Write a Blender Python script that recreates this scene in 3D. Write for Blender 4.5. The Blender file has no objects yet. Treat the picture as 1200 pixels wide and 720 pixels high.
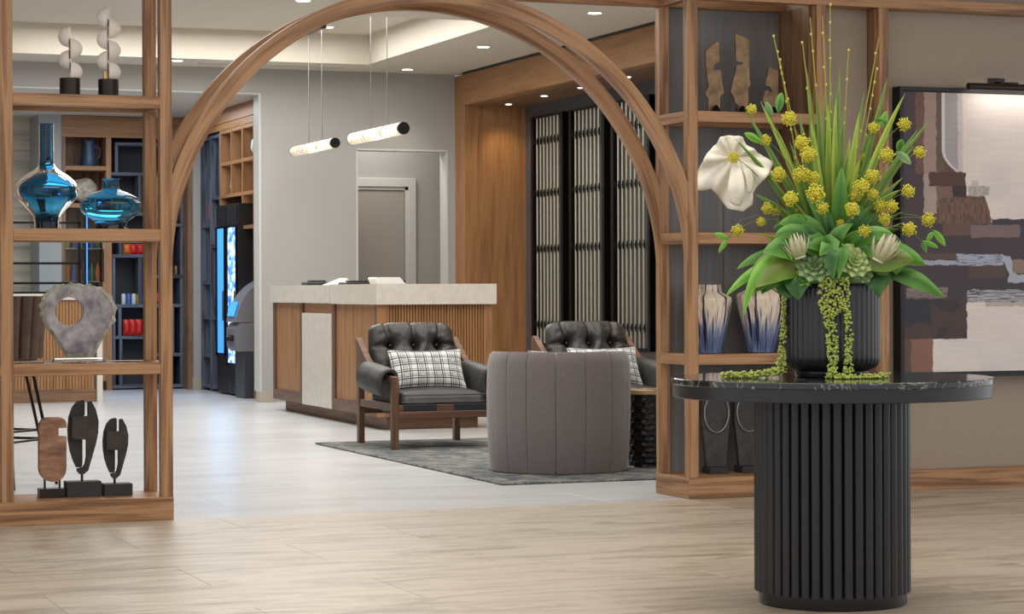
import bpy, bmesh, math, random
from mathutils import Vector, Matrix, noise
R = random.Random(7)
PI = math.pi
D = bpy.data
C = bpy.context.scene.collection
sc = bpy.context.scene

# ------------------------------------------------------------------ camera
F, HZ, TH, ROLL, EYE = 2700.0, 340.0, math.radians(20.881), 0.0036, 1.05
cam = D.cameras.new('camera'); cam.lens = F / 1200 * 36; cam.sensor_width = 36
cam.shift_y = -20 / 1200; cam.clip_end = 100
co = D.objects.new('camera', cam); C.objects.link(co); sc.camera = co
co.matrix_world = Matrix.Translation((0, 0, EYE)) @ Matrix.Rotation(-TH, 4, 'Z') @ Matrix.Rotation(PI / 2, 4, 'X') @ Matrix.Rotation(-ROLL, 4, 'Z')

# ------------------------------------------------------------------ world, exposure, large lights
w = D.worlds.new('world'); sc.world = w; w.use_nodes = True
w.node_tree.nodes['Background'].inputs[0].default_value = (0.93, 0.95, 1.0, 1)
w.node_tree.nodes['Background'].inputs[1].default_value = 1.2
sc.view_settings.view_transform = 'Standard'; sc.view_settings.look = 'None'
sc.view_settings.gamma = 1; sc.view_settings.use_curve_mapping = False
sc.view_settings.exposure = 0.0

def area(name, loc, size, energy, color=(1, 1, 1), rot=(0, 0, 0), sy=None):
    l = D.lights.new(name, 'AREA'); l.energy = energy; l.color = color
    l.shape = 'RECTANGLE'; l.size = size; l.size_y = sy or size
    o = D.objects.new(name, l); C.objects.link(o); o.location = loc; o.rotation_euler = rot
    return o
area('foyer_ceiling_fill', (3.2, 6.6, 3.05), 5.0, 135, (1, .95, .88), sy=4.5)  # unseen soft fill added over the foyer, not a fixture
area('lounge_ceiling_fill', (4.8, 13.6, 3.08), 4.5, 185, (1, .97, .93), sy=4.5)  # added area fill under the lounge ceiling, no lamp hangs here
area('tray_ceiling_fill', (4.6, 18.6, 3.38), 3.0, 170, (1, .98, .95), sy=3.0)  # unseen fill added inside the tray to brighten the reception
area('market_ceiling_fill', (4.4, 22.6, 2.88), 2.2, 52, (.84, .9, 1), sy=1.6)  # added fill giving the market its cool light, without a fixture
area('passage_fill', (6.9, 21.75, 2.9), .8, 14, (1, .96, .9), sy=.5)  # small unseen fill added in the passage

# ------------------------------------------------------------------ materials
def lin(c):
    return tuple(((x / 255) / 12.92 if x / 255 <= .04045 else ((x / 255 + .055) / 1.055) ** 2.4) for x in c) + (1,)
MATS = {}
class NT:
    def __init__(s, name):
        s.m = D.materials.new(name); s.m.use_nodes = True; s.t = s.m.node_tree
        s.b = s.t.nodes['Principled BSDF']; MATS[name] = s.m
    def n(s, typ, **kw):
        nd = s.t.nodes.new(typ)
        for k, v in kw.items():
            if k in nd.inputs: nd.inputs[k].default_value = v
            else: setattr(nd, k, v)
        return nd
    def l(s, a, b): s.t.links.new(a, b)
    def coord(s, kind='Object', scale=(1, 1, 1)):
        c = s.n('ShaderNodeTexCoord'); m = s.n('ShaderNodeMapping'); m.inputs['Scale'].default_value = scale
        s.l(c.outputs[kind], m.inputs[0]); return m.outputs[0]
    def ramp(s, fac, stops):
        r = s.n('ShaderNodeValToRGB'); e = r.color_ramp.elements
        while len(e) < len(stops): e.new(.5)
        for el, (p, c) in zip(e, stops): el.position = p; el.color = lin(c) if len(c) == 3 else c
        s.l(fac, r.inputs[0]); return r.outputs[0]
    def noise(s, vec, scale, detail=3, rough=.5, dist=0):
        n = s.n('ShaderNodeTexNoise'); n.inputs['Scale'].default_value = scale; n.inputs['Detail'].default_value = detail
        n.inputs['Roughness'].default_value = rough; n.inputs['Distortion'].default_value = dist
        s.l(vec, n.inputs['Vector']); return n.outputs['Fac']
    def bump(s, fac, strength, dist=.01):
        b = s.n('ShaderNodeBump'); b.inputs['Strength'].default_value = strength; b.inputs['Distance'].default_value = dist
        s.l(fac, b.inputs['Height']); s.l(b.outputs[0], s.b.inputs['Normal'])
    def mul(s, col, fac):
        m = s.n('ShaderNodeMix', data_type='RGBA', blend_type='MULTIPLY'); m.inputs[0].default_value = 1
        s.l(col, m.inputs[6]); s.l(fac, m.inputs[7]); return m.outputs[2]
    def mix(s, fac, a, b):
        m = s.n('ShaderNodeMix', data_type='RGBA'); s.l(fac, m.inputs[0])
        for v, i in ((a, 6), (b, 7)):
            if isinstance(v, tuple): m.inputs[i].default_value = lin(v)
            else: s.l(v, m.inputs[i])
        return m.outputs[2]

def plain(name, c, rough=.5, metal=0, **kw):
    s = NT(name); s.b.inputs['Base Color'].default_value = lin(c); s.b.inputs['Roughness'].default_value = rough
    s.b.inputs['Metallic'].default_value = metal
    for k, v in kw.items(): s.b.inputs[k.replace('_', ' ')].default_value = v
    return s
def wood(name, dark, mid, light, rough=.45, ring=14.0, uv='UV', bump=.12):
    s = plain(name, mid, rough)
    oi = s.n('ShaderNodeObjectInfo')
    c = s.coord(uv, (1, 1, 1))
    st = s.n('ShaderNodeVectorMath', operation='MULTIPLY'); s.l(c, st.inputs[0]); st.inputs[1].default_value = (1.1, 17, 17)
    ns = s.noise(st.outputs[0], 1.0, 2, .5, .3)
    mt = s.n('ShaderNodeMath', operation='MULTIPLY'); mt.inputs[1].default_value = ring; s.l(ns, mt.inputs[0])
    sn = s.n('ShaderNodeMath', operation='SINE'); s.l(mt.outputs[0], sn.inputs[0])
    ma = s.n('ShaderNodeMath', operation='MULTIPLY_ADD'); ma.inputs[1].default_value = .5; ma.inputs[2].default_value = .5; s.l(sn.outputs[0], ma.inputs[0])
    st2 = s.n('ShaderNodeVectorMath', operation='MULTIPLY'); s.l(c, st2.inputs[0]); st2.inputs[1].default_value = (3, 190, 190)
    fine = s.noise(st2.outputs[0], 1.0, 3, .6)
    ad = s.n('ShaderNodeMath', operation='MULTIPLY_ADD'); s.l(fine, ad.inputs[0]); ad.inputs[1].default_value = .75
    sc2 = s.n('ShaderNodeMath', operation='MULTIPLY'); s.l(ma.outputs[0], sc2.inputs[0]); sc2.inputs[1].default_value = .30
    s.l(sc2.outputs[0], ad.inputs[2])
    col = s.ramp(ad.outputs[0], [(.3, dark), (.5, mid), (.7, light)])
    s.l(col, s.b.inputs['Base Color']); s.bump(fine, bump, .002)
    return s
wood('oak', (108, 74, 46), (150, 108, 72), (178, 136, 96), .42, ring=17)
wood('oak_dark', (86, 62, 46), (116, 86, 64), (138, 106, 80), .5, ring=16)
wood('oak_veneer', (104, 70, 42), (142, 100, 64), (168, 124, 82), .45, ring=5)
wood('walnut', (84, 58, 44), (116, 84, 66), (140, 106, 84), .4, ring=10)
wood('grey_ash', (104, 102, 102), (116, 114, 114), (126, 124, 122), .5, ring=8)
wood('black_oak', (40, 43, 50), (64, 69, 80), (94, 102, 118), .55)  # blue-grey of the market's cool light is painted into these tones

def fabric_wall(name, c, c2, sc_=160):
    s = plain(name, c, .85); v = s.coord('Object', (1, 1, 1))
    n1 = s.noise(v, sc_, 2, .7); n2 = s.noise(v, 1.1, 2)
    s.l(s.mix(n1, c2, c), s.b.inputs['Base Color']); s.bump(n1, .25, .002)
fabric_wall('grey_linen_wall', (186, 184, 180), (150, 148, 146))
fabric_wall('taupe_linen_wall', (180, 166, 150), (142, 128, 114))
plain('white_paint', (214, 208, 198), .6)
plain('ceiling_paint', (206, 198, 184), .8)
plain('white_trim_paint', (202, 202, 198), .45)
plain('beige_baseboard', (176, 168, 152), .5)
plain('door_paint', (164, 158, 150), .5)
plain('slate_wall', (78, 78, 82), .7)
plain('umber_wall', (60, 52, 46), .6)
plain('black_metal', (18, 18, 20), .38, .6)
plain('black_paint', (20, 20, 22), .45)
plain('lacquer_black', (27, 27, 29), .34)
plain('pot_black', (26, 27, 30), .3)
plain('champagne_metal', (196, 190, 174), .32, .55)
plain('steel', (150, 150, 150), .3, 1)
plain('brass', (196, 160, 100), .3, 1)
plain('mirror_grey', (84, 86, 82), .25, .2)
plain('chalk', (240, 234, 226), .7)
plain('bronze_base', (52, 44, 40), .35, .7)
plain('black_stone', (44, 44, 46), .6)
plain('ink_leather', (40, 41, 46), .4)
plain('paper', (226, 226, 224), .6)
plain('device_black', (34, 34, 36), .4)
plain('atm_grey', (122, 124, 130), .4)
plain('atm_dark', (64, 68, 74), .4)
plain('blue_ceramic', (52, 74, 104), .35)
plain('pale_ceramic', (186, 196, 200), .5)
plain('red_bag', (190, 40, 34), .35)
plain('orange_bag', (214, 108, 40), .35)
plain('yellow_bag', (206, 164, 44), .3)
plain('blue_can', (64, 96, 160), .35)
plain('green_bag', (70, 120, 84), .35)
plain('mesh_grey', (52, 54, 60), .7)
plain('soil', (40, 32, 24), .9)
plain('twig', (150, 150, 52), .6)
plain('bud', (186, 176, 84), .6)
plain('stem_green', (96, 116, 56), .6)
plain('pearls', (176, 190, 92), .4)
plain('seam_thread', (84, 78, 80), .8)

def emit(name, c, st):
    s = plain(name, c, .5); s.b.inputs['Emission Color'].default_value = lin(c); s.b.inputs['Emission Strength'].default_value = st
    return s
emit('lamp_lens', (255, 244, 226), 9)
emit('cooler_blue', (70, 160, 245), .8)
s = emit('cooler_products', (190, 214, 255), .9)
v = s.coord('Object', (1, 6, 9)); n = s.n('ShaderNodeTexVoronoi', Scale=1.6); s.l(v, n.inputs['Vector'])
col = s.ramp(s.noise(v, 1.7, 2), [(.35, (40, 110, 235)), (.5, (130, 190, 255)), (.62, (245, 250, 255))])
s.l(col, s.b.inputs['Emission Color']); s.l(col, s.b.inputs['Base Color'])
s = emit('alabaster', (255, 240, 214), .3)
v = s.coord('Object'); c1 = s.ramp(s.noise(v, 9, 5, .65, 1.2), [(.35, (190, 150, 96)), (.47, (250, 236, 208)), (.6, (255, 250, 238))])
s.l(c1, s.b.inputs['Base Color']); s.l(c1, s.b.inputs['Emission Color'])

# stone floors
def stone(name, stops, sx, sy, rough, seed):
    s = plain(name, stops[1][1], rough)
    g = s.n('ShaderNodeNewGeometry'); m = s.n('ShaderNodeMapping'); s.l(g.outputs['Position'], m.inputs[0])
    m.inputs['Scale'].default_value = (sx, sy, 1); m.inputs['Rotation'].default_value = (0, 0, .16); m.inputs['Location'].default_value = (seed, seed, 0)
    oi = s.n('ShaderNodeObjectInfo')
    cb = s.n('ShaderNodeCombineXYZ'); mm = s.n('ShaderNodeMath', operation='MULTIPLY'); mm.inputs[1].default_value = .35; s.l(oi.outputs['Random'], mm.inputs[0]); s.l(mm.outputs[0], cb.inputs[2])
    av = s.n('ShaderNodeVectorMath', operation='ADD'); s.l(m.outputs[0], av.inputs[0]); s.l(cb.outputs[0], av.inputs[1])
    f = s.noise(av.outputs[0], 1, 8, .68, 1.3)
    s.l(s.ramp(f, stops), s.b.inputs['Base Color'])
stone('travertine_tile', [(.3, (122, 109, 94)), (.4, (156, 142, 124)), (.5, (180, 166, 147)), (.58, (190, 178, 161)), (.66, (164, 149, 130)), (.75, (184, 170, 150))], 1.5, 7.0, .38, 3)
stone('pale_tile', [(.3, (178, 180, 182)), (.45, (194, 196, 198)), (.6, (206, 208, 210))], .8, 3.0, .28, 8)
plain('grout', (172, 160, 144), .8)

s = plain('quartz', (210, 203, 190), .25)
v = s.coord('Object'); s.l(s.ramp(s.noise(v, 14, 5, .7), [(.3, (202, 195, 182)), (.6, (214, 208, 197))]), s.b.inputs['Base Color'])
s = plain('black_marble', (20, 20, 22), .07)
v = s.coord('Object'); n = s.noise(v, 5.5, 5, .6, 1.6)
s.l(s.ramp(n, [(.0, (20, 21, 22)), (.485, (24, 25, 26)), (.5, (150, 152, 146)), (.512, (30, 32, 32)), (.63, (22, 22, 24)), (.64, (120, 120, 116)), (.65, (24, 24, 26)), (1, (18, 18, 20))]), s.b.inputs['Base Color'])
s = plain('black_gold_marble', (20, 20, 22), .12)
v = s.coord('Object'); s.l(s.ramp(s.noise(v, 5, 4, .6, 1), [(.47, (20, 19, 18)), (.5, (190, 160, 112)), (.62, (206, 180, 134)), (.68, (30, 28, 26))]), s.b.inputs['Base Color'])

def mottled(name, a, b, scale, rough, bump=.3, detail=4, bs=None):
    s = plain(name, a, rough); v = s.coord('Object'); n = s.noise(v, scale, detail, .6)
    s.l(s.ramp(n, [(.35, a), (.65, b)]), s.b.inputs['Base Color'])
    if bump: s.bump(s.noise(v, bs or scale * 2, 3), bump, .004)
    return s
mottled('bronze', (110, 88, 64), (164, 134, 100), 12, .38, .2).b.inputs['Metallic'].default_value = .55
mottled('dark_bronze', (38, 33, 30), (62, 53, 46), 20, .55)
mottled('agate', (112, 106, 118), (176, 172, 172), 16, .35, .25)
mottled('agate_rim', (138, 136, 124), (200, 198, 184), 40, .4, .8)
mottled('dark_plaque', (44, 42, 44), (68, 62, 62), 16, .5)
mottled('shell', (150, 140, 124), (200, 190, 172), 22, .7)
mottled('leather', (40, 37, 36), (58, 54, 52), 8, .42, .25, bs=220)
mottled('arm_leather', (44, 46, 42), (64, 64, 58), 8, .55, .3, bs=160)
mottled('stool_leather', (74, 56, 44), (98, 76, 62), 8, .5, .2)
mottled('tub_velvet', (108, 101, 102), (140, 131, 130), 260, .95, .5, bs=420).b.inputs['Sheen Weight'].default_value = .4
mottled('white_petal', (218, 212, 194), (238, 234, 220), 20, .7, .3, bs=60)
s = plain('rust_travertine', (150, 112, 90), .7)
v = s.coord('Object', (6, 6, 22)); s.l(s.ramp(s.noise(v, 1.5, 5, .65), [(.3, (92, 72, 64)), (.48, (142, 102, 80)), (.65, (176, 138, 112))]), s.b.inputs['Base Color'])
s = plain('strata_wall', (190, 180, 164), .6)
v = s.coord('Object', (.4, 1, 9)); s.l(s.ramp(s.noise(v, 1.0, 5, .6, .6), [(.3, (132, 128, 122)), (.5, (190, 180, 164)), (.7, (214, 204, 186))]), s.b.inputs['Base Color'])
s = plain('rug_wool', (110, 112, 112), .95)
v = s.coord('Object'); a = s.noise(v, 6.5, 6, .75, .6); b_ = s.noise(v, 90, 2, .7)
cc = s.ramp(a, [(.38, (78, 86, 96)), (.5, (130, 134, 132)), (.6, (168, 166, 156))]); dd = s.ramp(b_, [(.3, (150, 150, 150)), (.7, (255, 255, 255))])
s.l(s.mul(cc, dd), s.b.inputs['Base Color']); s.bump(b_, .8, .006)

def glass(name, c, rough=0.0, ior=1.45):
    s = plain(name, c, rough); s.b.inputs['Transmission Weight'].default_value = 1; s.b.inputs['IOR'].default_value = ior
    return s
glass('clear_glass', (236, 244, 242)); glass('crystal', (240, 244, 242), .05)
s = glass('blue_glass', (40, 150, 200), .01, 1.14); s.b.inputs['Transmission Weight'].default_value = .97; s.b.inputs['Coat Weight'].default_value = .6; s.b.inputs['Coat Roughness'].default_value = .02
v = s.coord('Object', (1, 1, 1)); sp = s.n('ShaderNodeSeparateXYZ'); s.l(v, sp.inputs[0])
nz = s.noise(s.coord('Object', (5, 5, 16)), 1, 4, .6, 1.5); ad = s.n('ShaderNodeMath', operation='MULTIPLY_ADD'); s.l(nz, ad.inputs[0]); ad.inputs[1].default_value = .08; s.l(sp.outputs[2], ad.inputs[2])
s.l(s.ramp(ad.outputs[0], [(.05, (16, 24, 34)), (.09, (18, 62, 92)), (.125, (70, 170, 208)), (.16, (36, 120, 166)), (.24, (30, 106, 150)), (.5, (28, 100, 144))]), s.b.inputs['Base Color'])

# drip glaze: streaks running down from the mouth, blue at the foot
s = plain('drip_glaze', (220, 205, 185), .12)
tc = s.n('ShaderNodeTexCoord'); sp = s.n('ShaderNodeSeparateXYZ'); s.l(tc.outputs['UV'], sp.inputs[0])
cb = s.n('ShaderNodeCombineXYZ'); m1 = s.n('ShaderNodeMath', operation='MULTIPLY'); m1.inputs[1].default_value = 34; s.l(sp.outputs[0], m1.inputs[0]); s.l(m1.outputs[0], cb.inputs[0])
m2 = s.n('ShaderNodeMath', operation='MULTIPLY'); m2.inputs[1].default_value = 1.2; s.l(sp.outputs[1], m2.inputs[0]); s.l(m2.outputs[0], cb.inputs[1])
st = s.noise(cb.outputs[0], 1, 2, .5)
ca = s.ramp(st, [(.36, (26, 34, 60)), (.42, (86, 62, 54)), (.47, (224, 206, 184)), (.56, (230, 216, 198)), (.62, (92, 100, 130)), (.68, (214, 196, 176))])
cbb = s.ramp(st, [(.38, (20, 34, 72)), (.5, (120, 138, 176)), (.62, (60, 80, 130))])
m3 = s.n('ShaderNodeMath', operation='MULTIPLY_ADD'); s.l(st, m3.inputs[0]); m3.inputs[1].default_value = 1.6; s.l(sp.outputs[1], m3.inputs[2])
fr = s.n('ShaderNodeValToRGB'); fr.color_ramp.elements[0].position = .0; fr.color_ramp.elements[1].position = 1
m4 = s.n('ShaderNodeMapRange'); m4.inputs[1].default_value = 1.15; m4.inputs[2].default_value = 1.35; s.l(m3.outputs[0], m4.inputs[0])
s.l(s.mix(m4.outputs[0], cbb, ca), s.b.inputs['Base Color'])

# plaid cushion: woven bands from the uv
s = plain('plaid', (220, 220, 216), .9)
tc = s.n('ShaderNodeTexCoord'); sp = s.n('ShaderNodeSeparateXYZ'); s.l(tc.outputs['UV'], sp.inputs[0])
def band(src, freq, ph, width):
    a = s.n('ShaderNodeMath', operation='MULTIPLY_ADD'); s.l(src, a.inputs[0]); a.inputs[1].default_value = freq; a.inputs[2].default_value = ph
    f = s.n('ShaderNodeMath', operation='FRACT'); s.l(a.outputs[0], f.inputs[0])
    g = s.n('ShaderNodeMath', operation='LESS_THAN'); s.l(f.outputs[0], g.inputs[0]); g.inputs[1].default_value = width
    return g.outputs[0]
def mx(a, b):
    g = s.n('ShaderNodeMath', operation='MAXIMUM'); s.l(a, g.inputs[0]); s.l(b, g.inputs[1]); return g.outputs[0]
lines = mx(mx(band(sp.outputs[0], 9, 0, .13), band(sp.outputs[0], 9, .72, .07)), mx(band(sp.outputs[1], 5.5, 0, .14), band(sp.outputs[1], 5.5, .7, .08)))
blk = mx(band(sp.outputs[0], 4.5, .3, .24), band(sp.outputs[1], 2.75, .3, .2))
s.l(s.mix(lines, s.mix(blk, (226, 226, 222), (184, 186, 186)), (62, 64, 70)), s.b.inputs['Base Color'])

def leafm(name, a, b, c, rough=.38):
    s = plain(name, b, rough); v = s.coord('UV', (1, 1, 1)); sp = s.n('ShaderNodeSeparateXYZ'); s.l(v, sp.inputs[0])
    n = s.noise(s.coord('Object'), 14, 3); ad = s.n('ShaderNodeMath', operation='MULTIPLY_ADD'); s.l(n, ad.inputs[0]); ad.inputs[1].default_value = .5; s.l(sp.outputs[0], ad.inputs[2])
    s.l(s.ramp(ad.outputs[0], [(.25, a), (.6, b), (1.1, c)]), s.b.inputs['Base Color'])
    s.b.inputs['Subsurface Weight'].default_value = 0
leafm('leaf_green', (34, 80, 22), (80, 136, 44), (120, 172, 66))
leafm('leaf_bright', (86, 140, 36), (112, 172, 52), (150, 196, 80))
leafm('leaf_dark', (26, 62, 24), (50, 102, 38), (82, 134, 54))
leafm('blade_green', (52, 86, 24), (98, 134, 48), (140, 166, 84), .5)
leafm('blade_lime', (110, 140, 44), (158, 182, 66), (186, 200, 106), .5)
leafm('succulent', (70, 106, 66), (112, 148, 96), (158, 182, 124), .55)
leafm('succulent_light', (100, 130, 70), (152, 180, 104), (198, 214, 144), .55)
leafm('protea_petal', (128, 146, 84), (190, 194, 142), (228, 222, 196), .6)
leafm('leaf_russet', (104, 84, 30), (100, 128, 40), (112, 160, 56))
mottled('yellow_floret', (176, 170, 30), (236, 226, 84), 60, .7, .3)

# ------------------------------------------------------------------ mesh helpers
class MB:
    def __init__(s, off=(0, 0, 0)): s.v = []; s.f = []; s.off = Vector(off); s.uv = {}
    def add(s, vs, fs, uvs=None):
        n = len(s.v); s.v += [Vector(p) - s.off for p in vs]; s.f += [tuple(i + n for i in f) for f in fs]
        if uvs:
            for i, q in enumerate(uvs): s.uv[n + i] = q
        return s
    def box(s, x0, x1, y0, y1, z0, z1, c=0):
        if c <= 0:
            return s.add([(x, y, z) for x in (x0, x1) for y in (y0, y1) for z in (z0, z1)],
                         [(0, 1, 3, 2), (4, 6, 7, 5), (0, 4, 5, 1), (2, 3, 7, 6), (0, 2, 6, 4), (1, 5, 7, 3)])
        X, Y, Z = (x0, x1), (y0, y1), (z0, z1); vs = []; ix = {}
        for i in (0, 1):
            for j in (0, 1):
                for k in (0, 1):
                    a = c if i == 0 else -c; b = c if j == 0 else -c; e = c if k == 0 else -c
                    for ax, p in enumerate(((X[i], Y[j] + b, Z[k] + e), (X[i] + a, Y[j], Z[k] + e), (X[i] + a, Y[j] + b, Z[k]))):
                        ix[i, j, k, ax] = len(vs); vs.append(p)
        fs = []
        q = ((0, 0), (0, 1), (1, 1), (1, 0))
        for t in (0, 1):
            fs.append([ix[t, a, b, 0] for a, b in q]); fs.append([ix[a, t, b, 1] for a, b in q]); fs.append([ix[a, b, t, 2] for a, b in q])
        for a in (0, 1):
            for b in (0, 1):
                fs.append([ix[0, a, b, 1], ix[1, a, b, 1], ix[1, a, b, 2], ix[0, a, b, 2]])
                fs.append([ix[a, 0, b, 0], ix[a, 1, b, 0], ix[a, 1, b, 2], ix[a, 0, b, 2]])
                fs.append([ix[a, b, 0, 0], ix[a, b, 1, 0], ix[a, b, 1, 1], ix[a, b, 0, 1]])
        for i in (0, 1):
            for j in (0, 1):
                for k in (0, 1): fs.append([ix[i, j, k, 0], ix[i, j, k, 1], ix[i, j, k, 2]])
        return s.add(vs, fs)
    def tube(s, path, r, n=8, cap=True):
        P = [Vector(p) for p in path]; m = len(P); vs = []; up = None
        for i, p in enumerate(P):
            t = (P[min(i + 1, m - 1)] - P[max(i - 1, 0)]).normalized()
            if up is None: up = Vector((0, 0, 1)) if abs(t.z) < .9 else Vector((1, 0, 0))
            a = t.cross(up).normalized(); b = a.cross(t).normalized(); up = b
            rr = r[i] if isinstance(r, (list, tuple)) else r
            vs += [p + (a * math.cos(2 * PI * k / n) + b * math.sin(2 * PI * k / n)) * rr for k in range(n)]
        fs = [(i * n + k, i * n + (k + 1) % n, (i + 1) * n + (k + 1) % n, (i + 1) * n + k) for i in range(m - 1) for k in range(n)]
        if cap: fs += [tuple(range(n)), tuple(range((m - 1) * n, m * n))]
        return s.add(vs, fs)
    def lathe(s, prof, n=32, cx=0, cy=0, mod=None, caps=True, cz=0):
        vs = []; uvs = []; m = len(prof); z0 = min(p[1] for p in prof); z1 = max(p[1] for p in prof)
        for i, (r, z) in enumerate(prof):
            for k in range(n):
                a = 2 * PI * k / n; rr = r * (mod(a, z, i) if mod else 1)
                vs.append((cx + rr * math.cos(a), cy + rr * math.sin(a), cz + z)); uvs.append((a / (2 * PI), (z - z0) / max(z1 - z0, 1e-6)))
        fs = [(i * n + k, i * n + (k + 1) % n, (i + 1) * n + (k + 1) % n, (i + 1) * n + k) for i in range(m - 1) for k in range(n)]
        if caps: fs += [tuple(range(n)), tuple(range((m - 1) * n, m * n))]
        return s.add(vs, fs, uvs)
    def prism(s, pts, d0, d1, plane='xz'):
        n = len(pts)
        def P(a, b, d): return (a, d, b) if plane == 'xz' else ((d, a, b) if plane == 'yz' else (a, b, d))
        return s.add([P(a, b, d0) for a, b in pts] + [P(a, b, d1) for a, b in pts],
                     [tuple(range(n)), tuple(range(n, 2 * n))] + [(i, (i + 1) % n, (i + 1) % n + n, i + n) for i in range(n)])
    def grid(s, nx, ny, fn, uv=True):
        vs = []; uvs = []
        for j in range(ny + 1):
            for i in range(nx + 1):
                vs.append(fn(i / nx, j / ny)); uvs.append((i / nx, j / ny))
        fs = [(j * (nx + 1) + i, j * (nx + 1) + i + 1, (j + 1) * (nx + 1) + i + 1, (j + 1) * (nx + 1) + i) for j in range(ny) for i in range(nx)]
        return s.add(vs, fs, uvs)
    def ball(s, c, r, n=8, m=6, sc_=(1, 1, 1)):
        vs = [(c[0], c[1], c[2] - r * sc_[2])]
        for j in range(1, m):
            t = PI * j / m
            for k in range(n): vs.append((c[0] + r * math.sin(t) * math.cos(2 * PI * k / n) * sc_[0], c[1] + r * math.sin(t) * math.sin(2 * PI * k / n) * sc_[1], c[2] - r * math.cos(t) * sc_[2]))
        vs.append((c[0], c[1], c[2] + r * sc_[2])); L = len(vs) - 1
        fs = [(0, 1 + (k + 1) % n, 1 + k) for k in range(n)] + [(L, L - n + k, L - n + (k + 1) % n) for k in range(n)]
        fs += [(1 + j * n + k, 1 + j * n + (k + 1) % n, 1 + (j + 1) * n + (k + 1) % n, 1 + (j + 1) * n + k) for j in range(m - 2) for k in range(n)]
        return s.add(vs, fs)
    def mesh(s, name, mat, smooth=None, grain=None, recalc=True, vseed=None):
        me = D.meshes.new(name); me.from_pydata([tuple(p) for p in s.v], [], s.f)
        if recalc:
            bm = bmesh.new(); bm.from_mesh(me); bmesh.ops.recalc_face_normals(bm, faces=bm.faces[:]); bm.to_mesh(me); bm.free()
        me.materials.append(MATS[mat])
        ul = me.uv_layers.new(name='UVMap').data
        if s.uv:
            for lp in me.loops: ul[lp.index].uv = s.uv.get(lp.vertex_index, (0, 0))
        else:
            xs = [p.x for p in s.v]; ys = [p.y for p in s.v]; zs = [p.z for p in s.v]
            ext = [max(xs) - min(xs), max(ys) - min(ys), max(zs) - min(zs)]
            g = 'xyz'.index(grain) if grain else ext.index(max(ext))
            ou, ov = R.random() * 50, R.random() * 50
            for p in me.polygons:
                nn = [abs(q) for q in p.normal]; d = nn.index(max(nn))
                if d == g: a, b = [q for q in (0, 1, 2) if q != g]
                else: a = g; b = [q for q in (0, 1, 2) if q not in (g, d)][0]
                for li in p.loop_indices:
                    vv = me.vertices[me.loops[li].vertex_index].co
                    ul[li].uv = (vv[a] + ou, vv[b] + ov + d * .37)
        if smooth is not None:
            for p in me.polygons: p.use_smooth = True
            if smooth < 180: me.set_sharp_from_angle(angle=math.radians(smooth))
        me.update(); return me
    def build(s, name, mat, parent=None, smooth=None, grain=None, kind=None, recalc=True, label=None, loc=None):
        o = D.objects.new(name, s.mesh(name, mat, smooth, grain, recalc)); C.objects.link(o)
        if parent is not None: o.parent = parent
        if loc is not None: o.location = loc
        if kind: o['kind'] = kind
        if label: o['label'] = label
        return o

def thing(name, label, cat, loc=(0, 0, 0), rz=0, group=None, kind=None):
    o = D.objects.new(name, None); C.objects.link(o); o.location = loc; o.rotation_euler = (0, 0, rz)
    o.empty_display_size = .1
    return tag(o, label, cat, group, kind)
def tag(o, label=None, cat=None, group=None, kind=None):
    if label: o['label'] = label
    if cat: o['category'] = cat
    if group: o['group'] = group
    if kind: o['kind'] = kind
    return o
def struct(name, mb, mat, label=None, parent=None, **kw):
    o = mb.build(name, mat, parent, **kw)
    if parent is None: tag(o, label, 'wall' if 'wall' in name else name.split('_')[0], kind='structure')
    return o
KIDS = {}
def copy_tree(o, parent=None):
    c = o.copy(); C.objects.link(c)
    if parent is not None: c.parent = parent
    for ch in [q for q in list(C.objects) if q.parent == o]: copy_tree(ch, c)
    return c
def share(name, me, parent, loc, rot=None, scale=None):
    o = D.objects.new(name, me); C.objects.link(o); o.parent = parent; o.location = loc
    if rot: o.rotation_euler = rot
    if scale: o.scale = scale
    return o
def sub(o, lv=1):
    m = o.modifiers.new('subsurf', 'SUBSURF'); m.levels = lv; m.render_levels = lv; return o
def at(u, v, Y):
    """a measured pixel as a point on the plane Y"""
    a, b = u - 600, v - HZ; a, b = a - ROLL * b, b + ROLL * a
    x = math.sin(TH) * F + math.cos(TH) * a; y = math.cos(TH) * F - math.sin(TH) * a
    return Vector((x * Y / y, Y, EYE - b * Y / y))

# ------------------------------------------------------------------ floor
YP = 10.441          # front plane of the timber partition
YB = 21.134          # grey back wall
mb = MB().box(-3, 9.5, -2, 26, -.12, -.0012)
fl = struct('floor', mb, 'grout', 'stone tiled floor of the lobby')
def tile_mesh(lx, ly, mat):
    g = .0009; return MB().box(g, lx - g, g, ly - g, -.011, 0, .0007).mesh('tile', mat)
def lay(x0, x1, y0, y1, lx, ly, mat, off=.5):
    full = {}
    y = y0; row = 0
    while y < y1 - .01:
        hy = min(ly, y1 - y); x = x0 - (off * lx if row % 2 else 0)
        while x < x1 - .01:
            a, b = max(x, x0), min(x + lx, x1)
            k = (round(b - a, 3), round(hy, 3))
            if b - a > .02:
                if k not in full: full[k] = tile_mesh(b - a, hy, mat)
                share('tile', full[k], fl, (a, y, 0))
            x += lx
        y += ly; row += 1
lay(-.48, 8.4, 4.441, YP, 1.2, .6, 'travertine_tile')
lay(-.3, 7.47, YP, 21.241, 1.2, .6, 'pale_tile')
lay(2.1, 5.7, 21.241, 25.1, 1.2, .6, 'pale_tile')
struct('floor', MB().box(-3, 9.5, -2, 4.44, -.0012, 0), 'travertine_tile', 'travertine floor of the entrance side')

# ------------------------------------------------------------------ walls and ceiling
ZC, ZR, ZH = 3.145, 3.42, 2.915
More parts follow.
